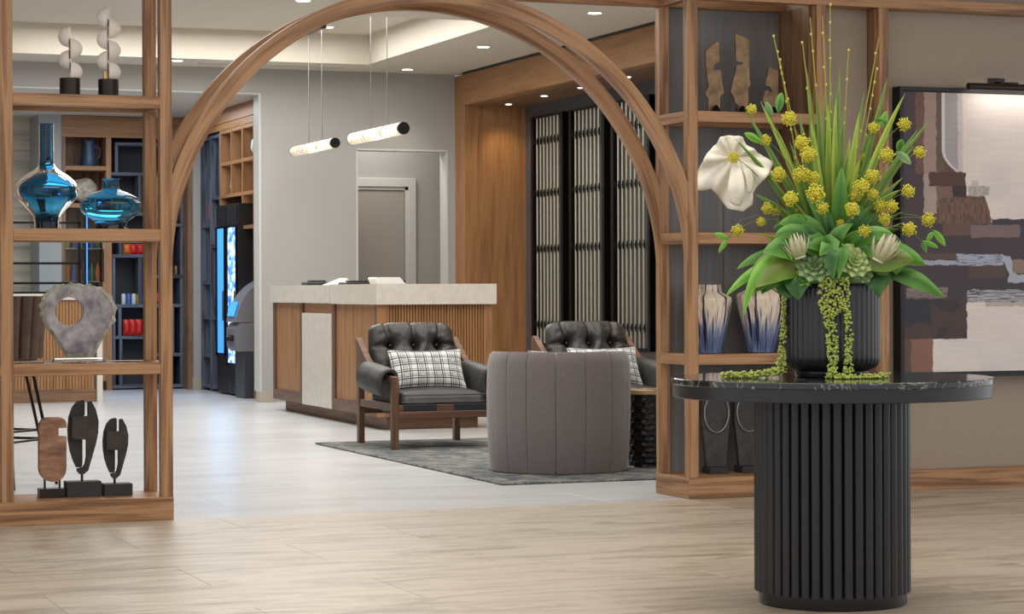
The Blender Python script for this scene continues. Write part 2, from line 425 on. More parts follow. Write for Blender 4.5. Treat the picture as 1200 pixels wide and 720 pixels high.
# back wall with market opening (left) and passage opening (right)
T = thing('wall_back', 'grey linen covered wall behind the reception', 'wall', (5.6, YB, 0), kind='structure')
mb = MB(T.location)
mb.box(-1.5, 2.2, YB, YB + .18, 0, 3.6); mb.box(2.2, 5.53, YB, YB + .18, ZH, 3.6); mb.box(5.53, 6.485, YB, YB + .18, 0, 3.6)
mb.box(6.485, 7.385, YB, YB + .18, 2.40, 3.6); mb.box(7.385, 7.475, YB, YB + .18, 0, 3.6)
mb.build('wall_panel', 'grey_linen_wall', T)
mb = MB(T.location); mb.box(5.513, 5.533, YB - .006, YB + .19, .1, ZH); mb.box(2.2, 5.53, YB - .004, YB + .19, ZH - .012, ZH)
mb.box(6.47, 6.486, YB - .004, YB + .19, 0, 2.40); mb.box(7.384, 7.40, YB - .004, YB + .19, 0, 2.40); mb.box(6.47, 7.40, YB - .004, YB + .19, 2.395, 2.412)
mb.build('corner_bead', 'white_trim_paint', T)
MB(T.location).box(5.505, 5.64, YB - .014, YB + .1, 0, .1, .003).build('baseboard', 'beige_baseboard', T)
# passage behind
struct('wall_passage', MB().box(5.75, 8.6, 22.3, 22.45, 0, 3.1), 'grey_linen_wall', 'grey wall of the passage behind the reception')
struct('wall_passage_side', MB().box(8.2, 8.35, YB + .18, 22.3, 0, 3.1), 'grey_linen_wall', 'side wall of the passage')
struct('ceiling', MB().box(5.75, 8.6, YB + .18, 22.45, 3.1, 3.2), 'ceiling_paint', 'ceiling of the passage')
T = thing('door_1', 'taupe painted door behind the reception', 'door', (6.9, 22.29, 0), kind='structure')
mb = MB(T.location); mb.box(7.37, 7.45, 22.255, 22.3, 0, 2.19, .004); mb.box(6.4, 6.48, 22.255, 22.3, 0, 2.19, .004); mb.box(6.48, 7.37, 22.255, 22.3, 2.10, 2.19, .004)
mb.box(7.335, 7.37, 22.27, 22.3, 0, 2.10); mb.box(6.48, 7.37, 22.27, 22.3, 2.07, 2.10)
mb.build('door_frame', 'white_trim_paint', T)
MB(T.location).box(6.485, 7.33, 22.282, 22.3, .01, 2.065, .002).build('door_leaf', 'door_paint', T)
# market walls
struct('wall_market', MB().box(2.0, 4.01, 24.97, 25.1, 0, ZH), 'strata_wall', 'striated stone wall at the back of the market')
T = thing('wall_column', 'pale grey column left of the market shelves', 'wall', (4.1, 24.4, 0), kind='structure')
MB(T.location).box(3.99, 4.225, 24.4, 25.0, 0, ZH).build('column', 'grey_linen_wall', T)
struct('wall_market_back', MB().box(4.225, 6.2, 24.86, 25.1, 0, ZH), 'oak_dark', 'wood lined back wall of the market', grain='z')
struct('wall_market_side', MB().box(6.12, 6.3, YB + .18, 24.86, 0, ZH), 'oak_dark', 'wood lined side wall of the market', grain='z')
struct('wall_market_left', MB().box(1.9, 2.0, YB + .18, 25.1, 0, ZH), 'white_paint', 'left wall of the market')
struct('ceiling_market', MB().box(1.9, 6.3, YB + .18, 25.2, ZH, ZH + .1), 'ceiling_paint', 'white ceiling of the market')
# pilaster in the market corner
T = thing('wall_pilaster', 'grey pilaster in the market corner', 'wall', (5.68, 24.3, 0), kind='structure')
MB(T.location).box(5.585, 5.70, 24.16, 24.5, 0, 2.915).build('pilaster', 'grey_linen_wall', T)
MB(T.location).box(5.575, 5.71, 24.148, 24.5, 0, .12, .004).build('baseboard', 'beige_baseboard', T)
MB(T.location).box(5.53, 5.584, 24.2, 24.5, 0, 2.9, .002).build('wood_strip', 'oak_dark', T)
# lounge right wall, portal
XW, XR = 7.475, 8.10
struct('wall_right', MB().box(XW, XW + .12, 10.8, 16.09, 0, ZC), 'taupe_linen_wall', 'beige linen wall at the right of the lounge')
struct('baseboard_right', MB().box(XW - .015, XW, 10.8, 16.09, 0, .14, .003), 'beige_baseboard', 'beige baseboard of the lounge wall')
struct('wall_recess', MB().box(XR + .06, XR + .2, 16.0, YB, 0, ZC), 'umber_wall', 'dark wall behind the metal screens')
T = thing('trim_1', 'wood portal framing the screen recess', 'trim', (XW, 18.5, 0), kind='structure')
o = T.location
MB(o).box(XW, XW + .14, 20.86, YB, 0, ZC - .02, .002).build('pier', 'oak_veneer', T, grain='z')
MB(o).box(XW + .14, XR + .1, 20.845, YB, 0, 2.83).build('end_panel', 'oak_veneer', T, grain='z')
MB(o).box(XW - .004, XW + .12, 16.19, 20.86, 2.83, ZC - .02, .002).build('header_beam', 'oak_veneer', T, grain='y')
MB(o).box(XW + .12, XR + .1, 16.09, 20.845, 2.83, 2.87).build('soffit', 'oak_dark', T, grain='y')
MB(o).box(XW - .004, XW + .12, 16.09, 16.2, 0, ZC - .02, .002).build('pier', 'oak_dark', T, grain='z')
MB(o).box(XW - .02, XW + .12, 16.09, 20.86, ZC - .02, ZC - .001).build('black_cap', 'black_paint', T)  # solid black strip along the top of the portal
# slate surround of screens
mb = MB(); mb.box(XR, XR + .06, 16.2, 20.845, 2.71, 2.83); mb.box(XR, XR + .06, 20.65, 20.845, 0, 2.71)
struct('wall_screen_surround', mb, 'slate_wall', 'slate grey surround of the metal screens')
struct('wall_screen_plinth', MB().box(XR - .02, XR + .06, 16.2, 20.65, 0, .52), 'umber_wall', 'dark low wall under the metal screens')
# near wall on the right with painting
YW = 10.57
struct('wall_front', MB().box(5.66, 9.4, YW, 10.8, 0, ZC + .4), 'taupe_linen_wall', 'beige linen wall carrying the painting')
struct('baseboard_front', MB().box(6.075, 9.4, YP, YW, 0, .1, .003), 'oak', 'oak baseboard under the painting wall', grain='x')
# left outer wall
struct('wall_left', MB().box(-1.6, -1.5, 10, 25.2, 0, 3.6), 'grey_linen_wall', 'left wall of the lobby')
# ceilings
X0, X1, Y0, Y1 = 2.2, 6.37, 16.83, 20.42
mb = MB(); mb.box(-1.6, 9.4, -2, Y0, ZC, ZC + .06); mb.box(-1.6, 9.4, Y1, YB, ZC, ZC + .06); mb.box(-1.6, X0, Y0, Y1, ZC, ZC + .06); mb.box(X1, 9.4, Y0, Y1, ZC, ZC + .06)
struct('ceiling', mb, 'ceiling_paint', 'flat cream ceiling of the lobby')
mb = MB(); mb.box(X0 - .1, X1 + .1, Y0 - .1, Y1 + .1, ZR, ZR + .06)
mb.box(X0 - .06, X0, Y0, Y1, ZC + .06, ZR); mb.box(X1, X1 + .06, Y0, Y1, ZC + .06, ZR); mb.box(X0 - .06, X1 + .06, Y0 - .06, Y0, ZC + .06, ZR); mb.box(X0 - .06, X1 + .06, Y1, Y1 + .06, ZC + .06, ZR)
struct('ceiling_tray', mb, 'ceiling_paint', 'raised tray of the ceiling above the reception')

# ------------------------------------------------------------------ timber partition
W = .055; DP = .34; LV = [(.67, .724), (1.28, 1.335), (1.89, 1.944)]; ZT0, ZT1 = 2.503, 2.557
def post(x, y, T, z0=.105, z1=ZT0):
    MB(T.location).box(x, x + W, y, y + W, z0, z1, .0015).build('post', 'oak', T, grain='z')
def rail(x0, x1, y0, y1, z0, z1, T, name='rail', ax=None):
    MB(T.location).box(x0, x1, y0, y1, z0, z1, .0015).build(name, 'oak', T, grain=ax)
# left unit
T = thing('open_shelving', 'oak open display shelving left of the arch with glass shelves', 'shelf', (1.6, YP, 0))
for x in (.7, 1.537, 2.26):
    post(x, YP, T); post(x, YP + DP, T)
for x0, x1 in ((.7 + W, 1.537), (1.537 + W, 2.26)):
    for z0, z1 in LV:
        rail(x0, x1, YP, YP + W, z0, z1, T); rail(x0, x1, YP + DP, YP + DP + W, z0, z1, T)
        MB(T.location).box(x0 + .001, x1 - .001, YP + W, YP + DP, z1 - .012, z1 - .002).build('glass_shelf', 'clear_glass', T)
for x in (.7, 1.537, 2.26):
    for z0, z1 in LV: rail(x, x + W, YP + W, YP + DP, z0, z1, T, 'side_rail', 'y')
MB(T.location).box(.68, 2.317, YP - .002, YP + DP + W + .002, 0, .105, .002).build('plinth', 'oak', T, grain='x')
# right unit
T = thing('open_shelving', 'oak open display shelving right of the arch with grey back panels', 'shelf', (5.3, YP, 0))
xa, xb = 4.927, 5.655
post(xa, YP, T); post(xa, YP + DP, T); post(xb, YP, T); post(6.018, YP, T)
for z0, z1 in LV:
    rail(xa + W, xb, YP, YP + W, z0, z1, T); rail(xa + W, xb, YP + DP, YP + DP + W, z0, z1, T); rail(xa, xa + W, YP + W, YP + DP, z0, z1, T, 'side_rail', 'y')
    MB(T.location).box(xa + W + .001, xb - .001, YP + W, YP + DP, z1 - .012, z1 - .002).build('glass_shelf', 'clear_glass', T)
MB(T.location).box(xb, xb + W - .004, YP + W, YW, .105, ZT0).build('side_panel', 'oak_dark', T, grain='z')
MB(T.location).box(xb - .02, xb, YP + W, YP + DP + W, .105, ZT0).build('side_panel', 'oak_dark', T, grain='z')
MB(T.location).box(6.018, 6.07, YP + W, YW, .1, ZT0).build('side_panel', 'oak_dark', T, grain='z')
for x0, x1 in ((xa + W, 5.305), (5.311, xb - .02)):
    MB(T.location).box(x0, x1, YP + DP + W - .012, YP + DP + W + .012, .105, ZT0, .001).build('back_panel', 'grey_ash', T, grain='z')
MB(T.location).box(xa - .003, xb + W, YP - .002, YP + DP + W + .002, 0, .105, .002).build('plinth', 'oak', T, grain='x')
MB(T.location).box(xb + W, 6.07, YP - .001, YW - .001, 0, .102, .002).build('plinth', 'oak', T, grain='x')
# arches and head beams
T = thing('timber_arch', 'double round oak arch with head beams between the two shelving units', 'arch', (3.62, YP, 0))
for y in (YP, YP + DP):
    MB(T.location).box(.68, 9.4 if y == YP else 5.66, y, y + W, ZT0, ZT1, .0015).build('head_beam', 'oak', T, grain='x')
for x in (.7, 1.537, 2.26, 4.927):
    MB(T.location).box(x, x + W, YP + W, YP + DP, ZT0, ZT1, .0015).build('cross_beam', 'oak', T, grain='y')
MB(T.location).box(5.70, 9.4, YP + W, YW - .001, ZT0, ZT1).build('head_beam', 'oak', T, grain='x')
CX, CZ, RO, RI = 3.621, 1.125, 1.383, 1.308
for y in (YP + .003, YP + DP + .003):
    mb = MB(T.location); n = 120; vs = []; fs = []; uvs = []
    for i in range(n + 1):
        t = -.03 + (PI + .06) * i / n
        for k, (r, yy) in enumerate(((RI, y), (RO, y), (RO, y + W - .006), (RI, y + W - .006))):
            vs.append((min(max(CX + r * math.cos(t), 2.264), 4.978), yy, CZ + r * math.sin(t))); uvs.append((t * 1.35 + y * 9, (r - RI) + (yy - y) * (1 if k > 1 else 0) + 3 * y))
    for i in range(n):
        for k in range(4): fs.append((4 * i + k, 4 * i + (k + 1) % 4, 4 * i + 4 + (k + 1) % 4, 4 * i + 4 + k))
    fs += [(0, 1, 2, 3), (4 * n, 4 * n + 1, 4 * n + 2, 4 * n + 3)]
    mb.add(vs, fs, uvs).build('arch_rib', 'oak', T, smooth=30)

# ------------------------------------------------------------------ ceiling lights
dl_base = None
def downlight(x, y, z, e, label, color=(1, .9, .76), r=.05, ang=95, group='recessed downlights in the ceiling'):
    T = thing('recessed_downlight', label, 'light', (x, y, z), group=group)
    MB().lathe([(r * 1.0, -.004), (r * 1.35, -.004), (r * 1.35, 0), (r * 1.0, 0)], 24, caps=False).build('trim_ring', 'white_paint', T)
    MB().lathe([(r, -.006), (r, -.0015)], 24).build('lens', 'lamp_lens', T)
    l = D.lights.new('downlight_lamp', 'SPOT'); l.energy = e; l.color = color; l.spot_size = math.radians(ang); l.spot_blend = .8; l.shadow_soft_size = .05
    q = D.objects.new('downlight_lamp', l); C.objects.link(q); q.parent = T; q.location = (0, 0, -.02)
for x, y, lab in ((4.618, 20.6, 'small downlight beside the left shelving, close to the back wall'), (6.86, 20.74, 'downlight near the back wall above the passage opening'),
                  (6.84, 18.6, 'downlight above the reception beside the portal'), (6.8, 16.05, 'downlight highest at the right, next to the portal beam'),
                  (4.52, 16.05, 'downlight above the left flank of the arch')):
    downlight(x, y, ZC, 22, lab)
p = at(384, 31.5, 19.65)
downlight(5.836, 19.918, ZR, 16, 'downlight in the raised tray just under the arch')
for i, (x, y) in enumerate(((7.83, 20.6), (7.8, 19.6), (7.8, 18.72), (7.77, 17.65))):
    downlight(x, y, 2.83, 9 if i else 16, ['warm downlight grazing the wood end panel of the recess', 'second downlight from the wood end panel in the recess', 'third downlight from the wood end panel in the recess', 'nearest downlight in the recess soffit'][i], (1, .72, .42), .03, 110, 'small downlights in the recess soffit')
T = thing('linear_air_vent', 'long slim slot air vent in the ceiling along the back wall', 'vent', (5.6, 20.78, ZC))
mb = MB(); mb.box(-.75, .65, -.03, -.022, -.006, 0); mb.box(-.75, .65, .022, .03, -.006, 0); mb.build('vent_frame', 'white_paint', T)
MB().box(-.75, .65, -.022, .022, -.002, 0).build('slot', 'slate_wall', T)

# pendants
def pendant(y0, y1, z, label, r=.045, wires=(.3, .62)):
    L = y1 - y0; T = thing('tube_pendant', label, 'pendant light', (5.75, (y0 + y1) / 2, z), group='alabaster tube pendants over the reception')
    n = 3
    for k in range(n):
        a = -L / 2 + k * L / n + .006; b = -L / 2 + (k + 1) * L / n - .006
        mb = MB(); mb.tube([(0, a, 0), (0, b, 0)], r, 24); mb.build('alabaster_segment', 'alabaster', T, smooth=40)
    for k in range(n + 1):
        yy = -L / 2 + k * L / n; h = .02 if k == 0 else .007
        MB().tube([(0, yy - h, 0), (0, yy + h * .9, 0)], r * (1.03 if k else 1.0), 24).build('end_cap' if k in (0, n) else 'ring', 'black_metal', T, smooth=40)
    for wv in wires: MB().tube([(0, -L / 2 + wv * L, r), (0, -L / 2 + wv * L, ZR - z)], .0035, 6).build('wire', 'steel', T)
    MB().box(-.03, .03, -L / 2 + wires[0] * L - .06, -L / 2 + wires[1] * L + .06, ZR - z - .03, ZR - z, .003).build('canopy', 'device_black', T)
    l = D.lights.new('pendant_glow', 'POINT'); l.energy = 2.5; l.color = (1, .9, .75); l.shadow_soft_size = .1
    q = D.objects.new('pendant_glow', l); C.objects.link(q); q.parent = T; q.location = (0, 0, -.12)
pendant(19.42, 20.75, 2.345, 'alabaster tube pendant hanging farther left over the reception')
pendant(17.50, 18.88, 2.345, 'alabaster tube pendant hanging nearer, above the passage opening', .05)

# ------------------------------------------------------------------ metal screens in the recess
def screen(y0, y1, label):
    T = thing('metal_screen', label, 'screen', (XR, (y0 + y1) / 2, .52), group='rod screens in the recess'); o = T.location
    mb = MB(o); fw = .055
    mb.box(XR - .03, XR + .03, y0, y0 + fw, .52, 2.71, .002); mb.box(XR - .03, XR + .03, y1 - fw, y1, .52, 2.71, .002)
    mb.box(XR - .03, XR + .03, y0 + fw, y1 - fw, .52, .545); mb.box(XR - .03, XR + .03, y0 + fw, y1 - fw, 2.69, 2.71)
    mb.build('frame', 'black_metal', T)
    MB(o).box(XR + .035, XR + .045, y0, y1, .52, 2.71).build('backing_panel', 'mirror_grey', T)
    n = 8; a, b = y0 + fw, y1 - fw; st = (b - a) / n
    rod = MB().tube([(0, 0, .025), (0, 0, 2.17)], .0095, 8).mesh('rod', 'champagne_metal', 40)
    clip = MB().ball((0, 0, 0), .009, 6, 6, (1, 1.3, 4.4)).mesh('clip', 'black_metal', 60)
    for k in range(n): share('rod', rod, T, (0, a + st * (k + .5) - o.y, 0))
    for z in (.2, .92, 1.45, 1.95):
        MB().box(-.02, -.012, a - o.y, b - o.y, z - .004, z + .004).build('crossbar', 'black_metal', T)
        for k in range(n + 1): share('clip', clip, T, (-.016, min(max(a + st * k, a + .01), b - .01) - o.y, z))
for (a, b), lab in zip(((19.83, 20.64), (18.85, 19.68), (17.87, 18.70), (16.9, 17.72)),
                       ('farthest black framed rod screen next to the wood end panel', 'middle black framed rod screen, second from the wood end panel',
                        'third black framed rod screen, seen through the arch', 'nearest black framed rod screen, mostly behind the posts')): screen(a, b, lab)
for y in (19.755, 18.775, 17.795): pass
struct('trim_2', MB().box(XR, XR + .03, 16.2, 20.65, .50, .52), 'black_metal', 'black sill under the screens')

# ------------------------------------------------------------------ reception desk
T = thing('reception_desk', 'wood reception desk with pale stone top and fluted front', 'reception desk', (5.6, 18, 0)); o = T.location
ye, yl, xr = 16.45, 19.76, 6.11
def xf(y, k=0): return 5.20 + (y - 16.41) * .0226 + k
mb = MB(o)   # body core
mb.prism([(xf(ye, .05), ye + .03), (xr - .02, ye + .03), (xr - .02, ye + .6), (xf(yl, .62), ye + .6), (xf(yl, .62), yl - .02), (xf(yl, .05), yl - .02)], .1, .945, 'xy'); mb.build('body', 'oak_veneer', T, grain='z')
mb = MB(o); mb.prism([(xf(ye, .10), ye + .1), (xr - .08, ye + .1), (xr - .08, ye + .5), (xf(yl, .55), ye + .5), (xf(yl, .55), yl - .06), (xf(yl, .10), yl - .06)], 0, .1, 'xy'); mb.build('toe_kick', 'oak_dark', T)
def slab(y0, y1, k, nm='stone_top', z1=1.098):
    MB(o).prism([(xf(y0, k), y0), (xf(y1, k), y1), (xf(y1, k) + .66, y1), (xf(y0, k) + .66, y0)], .948, z1, 'xy').build(nm, 'quartz', T)
slab(17.755, 19.774, -.022, z1=1.095)
mb = MB(o); mb.prism([(xf(16.414, -.022), 16.414), (6.137, 16.414), (6.137, 17.1), (xf(17.1, .64), 17.1), (xf(17.74, .64), 17.74), (xf(17.74, -.022), 17.74)], .944, 1.098, 'xy'); mb.build('stone_top', 'quartz', T)
def side_prism(y0, y1, k0, k1, z0, z1, mat, nm, g='z'):
    MB(o).prism([(xf(y0, k0), y0), (xf(y1, k0), y1), (xf(y1, k1), y1), (xf(y0, k1), y0)], z0, z1, 'xy').build(nm, mat, T, grain=g)
def framed(y0, y1):
    f = .075
    side_prism(y0, y1, 0, .05, .1, .19, 'walnut', 'bottom_rail', 'y'); side_prism(y0, y0 + f, 0, .05, .19, .945, 'walnut', 'stile'); side_prism(y1 - f, y1, 0, .05, .19, .945, 'walnut', 'stile')
    n = 9; st = (y1 - y0 - 2 * f) / n
    for i in range(n): side_prism(y0 + f + i * st + .002, y0 + f + (i + 1) * st - .002, .016, .05, .19, .945, 'oak_veneer', 'board')
framed(18.72, 19.75); framed(16.46, 17.76)
side_prism(17.77, 18.71, -.004, .05, .1, .865, 'quartz', 'stone_panel')
side_prism(17.77, 18.71, .02, .05, .865, .945, 'oak_veneer', 'filler_board', 'y')
# end face (towards the foyer): stiles and flutes
MB(o).box(5.2, 5.275, ye, ye + .03, .1, .945, .002).build('corner_stile', 'oak_veneer', T, grain='z')
MB(o).box(6.045, xr, ye, ye + .03, .1, .945, .002).build('corner_stile', 'oak_veneer', T, grain='z')
mb = MB(o); n = 34; a, b = 5.275, 6.045; st = (b - a) / n
for i in range(n):
    x = a + st * i; mb.prism([(x + .001, ye + .03), (x + .002, ye + .012), (x + st * .3, ye + .004), (x + st * .7, ye + .004), (x + st - .004, ye + .012), (x + st - .003, ye + .03)], .1, .945, 'xy')
mb.build('fluted_panel', 'oak_veneer', T, grain='z')
# things on the desk
zt = 1.098
def desk_y(u, k=.25):   # where the pixel column crosses the desk's centre line
    best = min((abs(at(u, 333, y).x - xf(y, k)), y) for y in [16.5 + .02 * i for i in range(165)])[1]; return best
def on_desk(y): return 1.0955 if y > 17.9 else 1.0985
yy = desk_y(368); T = thing('card_terminal', 'black card terminal lying at the far left end of the desk', 'card terminal', (xf(yy, .28), yy, on_desk(yy)))
MB().box(-.12, .12, -.1, .1, 0, .03, .008).build('body', 'device_black', T); MB().box(-.08, .06, -.06, .06, .03, .045, .006).build('screen', 'black_paint', T)
T = thing('paper_stack', 'white papers tilted beside the card terminal on the desk', 'papers', (xf(yy, .28) + .05, yy - .25, on_desk(yy)))
MB().prism([(-.06, .0), (.13, .0), (.115, .06), (.105, .062), (.06, .045)], -.1, .1, 'xz').build('paper', 'paper', T)
yy = desk_y(415); T = thing('keyboard_tray', 'low black tray on the middle of the stone desk top', 'tray', (xf(yy, .3), yy, on_desk(yy)))
MB().box(-.15, .12, -.12, .12, 0, .022, .006).build('tray_body', 'device_black', T); MB().box(-.1, .08, -.08, .08, .022, .036, .004).build('pad', 'black_paint', T)
yy = desk_y(453, .32); T = thing('tablet_stand', 'white tilted tablet stand right of the middle of the desk', 'tablet', (xf(yy, .33), yy, on_desk(yy)))
MB().prism([(-.11, .0), (.12, .0), (.07, .055), (-.12, .055), (-.13, .045)], -.1, .1, 'xz').build('stand', 'paper', T)
MB().box(.08, .14, -.04, .04, .0, .03, .004).build('cable_box', 'device_black', T)

# ------------------------------------------------------------------ market
def box_in(T, x0, x1, y0, y1, z0, z1, mat, nm, g=None, c=.0): return MB(T.location).box(x0, x1, y0, y1, z0, z1, c).build(nm, mat, T, grain=g)
T = thing('snack_cabinet', 'wood cabinet with cubbies above a glass door cooler at the market back', 'cabinet', (4.49, 24.6, 0))
ym = 24.4
box_in(T, 4.227, 5.53, ym, ym + .44, 2.70, 2.91, 'oak_veneer', 'frieze', 'x'); box_in(T, 4.227, 5.53, ym - .015, ym, 2.685, 2.72, 'oak_veneer', 'moulding', 'x')
box_in(T, 4.70, 4.755, ym, ym + .44, 0, 2.70, 'oak_veneer', 'side_panel', 'z'); box_in(T, 4.227, 4.27, ym, ym + .44, 0, 2.70, 'oak_dark', 'side_panel', 'z')
for z in (2.335, 1.94): box_in(T, 4.27, 4.70, ym + .005, ym + .44, z, z + .045, 'oak_veneer', 'shelf', 'x')
box_in(T, 4.27, 4.70, ym + .41, ym + .44, 0, 2.70, 'oak_dark', 'back_panel', 'z')
box_in(T, 4.27, 4.52, ym + .03, ym + .05, .1, 1.94, 'clear_glass', 'glass_door'); box_in(T, 4.53, 4.66, ym + .03, ym + .05, .1, 1.94, 'clear_glass', 'glass_door')
box_in(T, 4.49, 4.50, ym + .01, ym + .03, .3, 1.9, 'cooler_blue', 'light_strip'); box_in(T, 4.47, 4.483, ym, ym + .03, .1, 1.94, 'black_metal', 'door_stile')
box_in(T, 4.66, 4.70, ym + .01, ym + .05, .1, 1.94, 'oak_veneer', 'door_stile'); box_in(T, 4.655, 4.665, ym - .04, ym - .025, 1.15, 1.5, 'black_metal', 'door_handle')
kd = []
for iz, z in enumerate((.45, .8, 1.15, 1.5)):
    box_in(T, 4.27, 4.66, ym + .08, ym + .38, z, z + .012, 'steel', 'cooler_shelf')
    for k in range(6):
        mb = MB(); h = R.uniform(.16, .22); mb.lathe([(.026, 0), (.028, .02), (.028, h * .65), (.012, h * .85), (.012, h)], 10)
        b_ = mb.build('bottle', R.choice(['blue_can', 'red_bag', 'yellow_bag', 'green_bag', 'pale_ceramic', 'orange_bag']), None, smooth=50, loc=(4.31 + k * .064, ym + .14, z + .012))
        tag(b_, '%s drink bottle, %s, %s shelf of the glass door cooler' % ({'blue_can': 'blue', 'red_bag': 'red', 'yellow_bag': 'yellow', 'green_bag': 'green', 'pale_ceramic': 'white', 'orange_bag': 'orange'}[b_.data.materials[0].name], ['leftmost', 'second from left', 'third from left', 'third from right', 'second from right', 'rightmost'][k], ['bottom', 'second', 'third', 'top'][iz]), 'bottle', 'drink bottles in the glass door cooler')
T = thing('pitcher', 'blue ceramic pitcher in the upper cubby of the wood cabinet', 'pitcher', (4.545, ym + .16, 2.38))
MB().lathe([(.0, 0), (.085, 0), (.09, .02), (.07, .15), (.058, .24), (.065, .275), (.058, .275), (.05, .24), (.06, .1), (.0, .03)], 24, caps=False).build('jug', 'blue_ceramic', T, smooth=50)
MB().tube([(.06, 0, .22), (.11, 0, .21), (.125, 0, .16), (.11, 0, .1), (.075, 0, .07)], .009, 8).build('handle', 'blue_ceramic', T, smooth=60)
mb = MB(); mb.ball((0, 0, .13), .13, 20, 14, (1.15, .8, 1)); 
for i, p in enumerate(mb.v): mb.v[i] = p * (1 + .12 * noise.noise(p * 12))
o_ = mb.build('coral_stone', 'shell', None, smooth=80, loc=(4.5, ym + .2, 1.985 + .012)); tag(o_, 'rough pale coral stone in the cubby under the pitcher', 'ornament')

# black grid shelving at the back
T = thing('black_shelving', 'black oak snack shelving with uneven compartments at the market back', 'shelf', (5.18, 24.6, 0))
xa_, xb_ = 4.757, 5.53
box_in(T, xa_, xb_, ym + .36, ym + .38, 0, 2.69, 'mesh_grey', 'back_panel')
for z in (.03, .42, .80, 1.13, 1.50, 1.60, 2.02, 2.33, 2.61):
    pass
G = [(4.765, 5.22, .015), (4.765, 5.22, .54), (4.765, 5.22, .877), (4.765, 5.22, 1.41), (4.765, 5.22, 1.86), (4.765, 5.22, 2.285), (4.80, 5.22, 2.605), (5.22, 5.53, .015), (5.22, 5.53, .35), (5.22, 5.53, .877), (5.22, 5.53, 1.19), (5.22, 5.53, 1.74), (5.22, 5.53, 2.25), (5.22, 5.53, 2.6)]
for x0, x1, z in G: box_in(T, x0, x1, ym + .03, ym + .34, z, z + .035, 'black_oak', 'shelf', 'x', .002)
V = [(4.765, .0, 1.41), (4.83, .54, .877), (5.195, .0, 2.6), (5.50, .0, 2.6), (4.80, 2.285, 2.605), (5.05, .877, 1.41), (5.40, .35, .877), (5.36, 1.19, 1.74), (4.84, 1.41, 1.86), (5.42, 1.74, 2.25), (4.84, .0, .54), (5.38, .0, .35), (5.05, 1.86, 2.285)]
for x, z0, z1 in V: box_in(T, x, x + .035, ym + .035, ym + .335, z0 + .035, z1, 'black_oak', 'divider', 'z', .002)
def bag(x, y, z, wd, h, mat, label, grp=None, th=.05, rz=0):
    mb = MB(); mb.grid(8, 8, lambda a, b: ((a - .5) * wd, -th * .5 * (1 - abs(2 * a - 1) ** 3) * (1 - abs(2 * b - 1) ** 4) - .001, b * h))
    mb.grid(8, 8, lambda a, b: ((.5 - a) * wd, th * .5 * (1 - abs(2 * a - 1) ** 3) * (1 - abs(2 * b - 1) ** 4) + .001, b * h))
    q = mb.build('snack_bag', mat, None, smooth=60, loc=(x, y, z + .002)); q.rotation_euler = (0, 0, rz); tag(q, label, 'snack bag', grp); return q
zz = .9
for k in range(3): bag(4.94 + .075 * k, ym + .12, 1.445, .075, .11, ['orange_bag', 'red_bag', 'red_bag'][k], ['orange red snack bag above the cooler height at the back shelving', 'red snack bag beside the orange one on the back shelving', 'red snack bag hidden by the shelving post'][k], 'bags on the upper black shelf')
for k in range(5):
    q = MB().lathe([(.0, 0), (.024, 0), (.024, .01), (.024, .1), (.018, .112), (0, .112)], 12, caps=False).build('drink_can', ['pale_ceramic', 'blue_can', 'pale_ceramic', 'yellow_bag', 'blue_can'][k], None, smooth=50, loc=(4.90 + .055 * k, ym + .1, .914)); tag(q, ['silver can at the left end of the can row', 'blue can second in the can row', 'silver can in the middle of the can row', 'yellow can fourth in the can row', 'blue can at the right end of the can row'][k], 'can', 'cans on the middle black shelf')
for k in range(3): bag(4.93 + .07 * k, ym + .11, .577, .072, .17, 'red_bag', ['left red snack bag on the lower black shelf', 'middle red snack bag on the lower black shelf', 'right red snack bag on the lower black shelf'][k], 'red bags on the lower black shelf')
for k in range(2):
    bag(5.33 + .075 * k, ym + .1, .387, .075, .13, 'yellow_bag', ['left shiny yellow bag on the low black shelf', 'right shiny yellow bag on the low black shelf'][k], 'yellow bags on the low black shelf')
bag(5.27, ym + .12, .914, .06, .12, 'red_bag', 'red bag between the shelving posts')
for k, x in enumerate((5.42, 5.47)):
    q = MB().lathe([(0, 0), (.02, 0), (.022, .01), (.022, .07), (.016, .085), (.016, .1), (0, .1)], 12, caps=False).build('sauce_jar', 'bronze', None, smooth=50, loc=(x, ym + .1, 1.227)); tag(q, ['brown jar left on the high black shelf', 'brown jar right on the high black shelf'][k], 'jar', 'jars on the high black shelf')

# side wall unit: wood cubbies and black shelving, coolers, cash machine
XM = 5.65
T = thing('cubby_wall', 'tall wood cubby shelving on the right wall of the market', 'shelf', (XM + .2, 22.4, 0))
ya, yb = 21.62, 23.22
box_in(T, XM, XM + .4, YB + .2, 24.2, 2.70, 2.91, 'oak_veneer', 'frieze', 'y'); box_in(T, XM - .012, XM, YB + .2, 24.2, 2.77, 2.80, 'oak_veneer', 'moulding', 'y')
box_in(T, XM + .38, XM + .4, YB + .2, yb, 0, 2.70, 'oak_dark', 'back_panel', 'z')
ys = [21.4, 21.84, 22.29, 22.74, 23.2]
zs = [2.66, 2.33, 2.0, 1.665]
for y in ys: box_in(T, XM, XM + .38, y, y + .04, {22.29: 1.7, 22.74: 2.0}.get(y, 0), 2.70, 'oak_veneer', 'upright', 'z')
for z in zs: box_in(T, XM + .002, XM + .38, ys[0] + .04, ys[-1] if z > 1.9 else 22.29, z, z + .035, 'oak_veneer', 'shelf', 'y')
for z in (1.33, 1.0, .66, .33, .0): box_in(T, XM + .002, XM + .38, ys[0] + .04, ys[1], z, z + .035, 'oak_veneer', 'shelf', 'y')
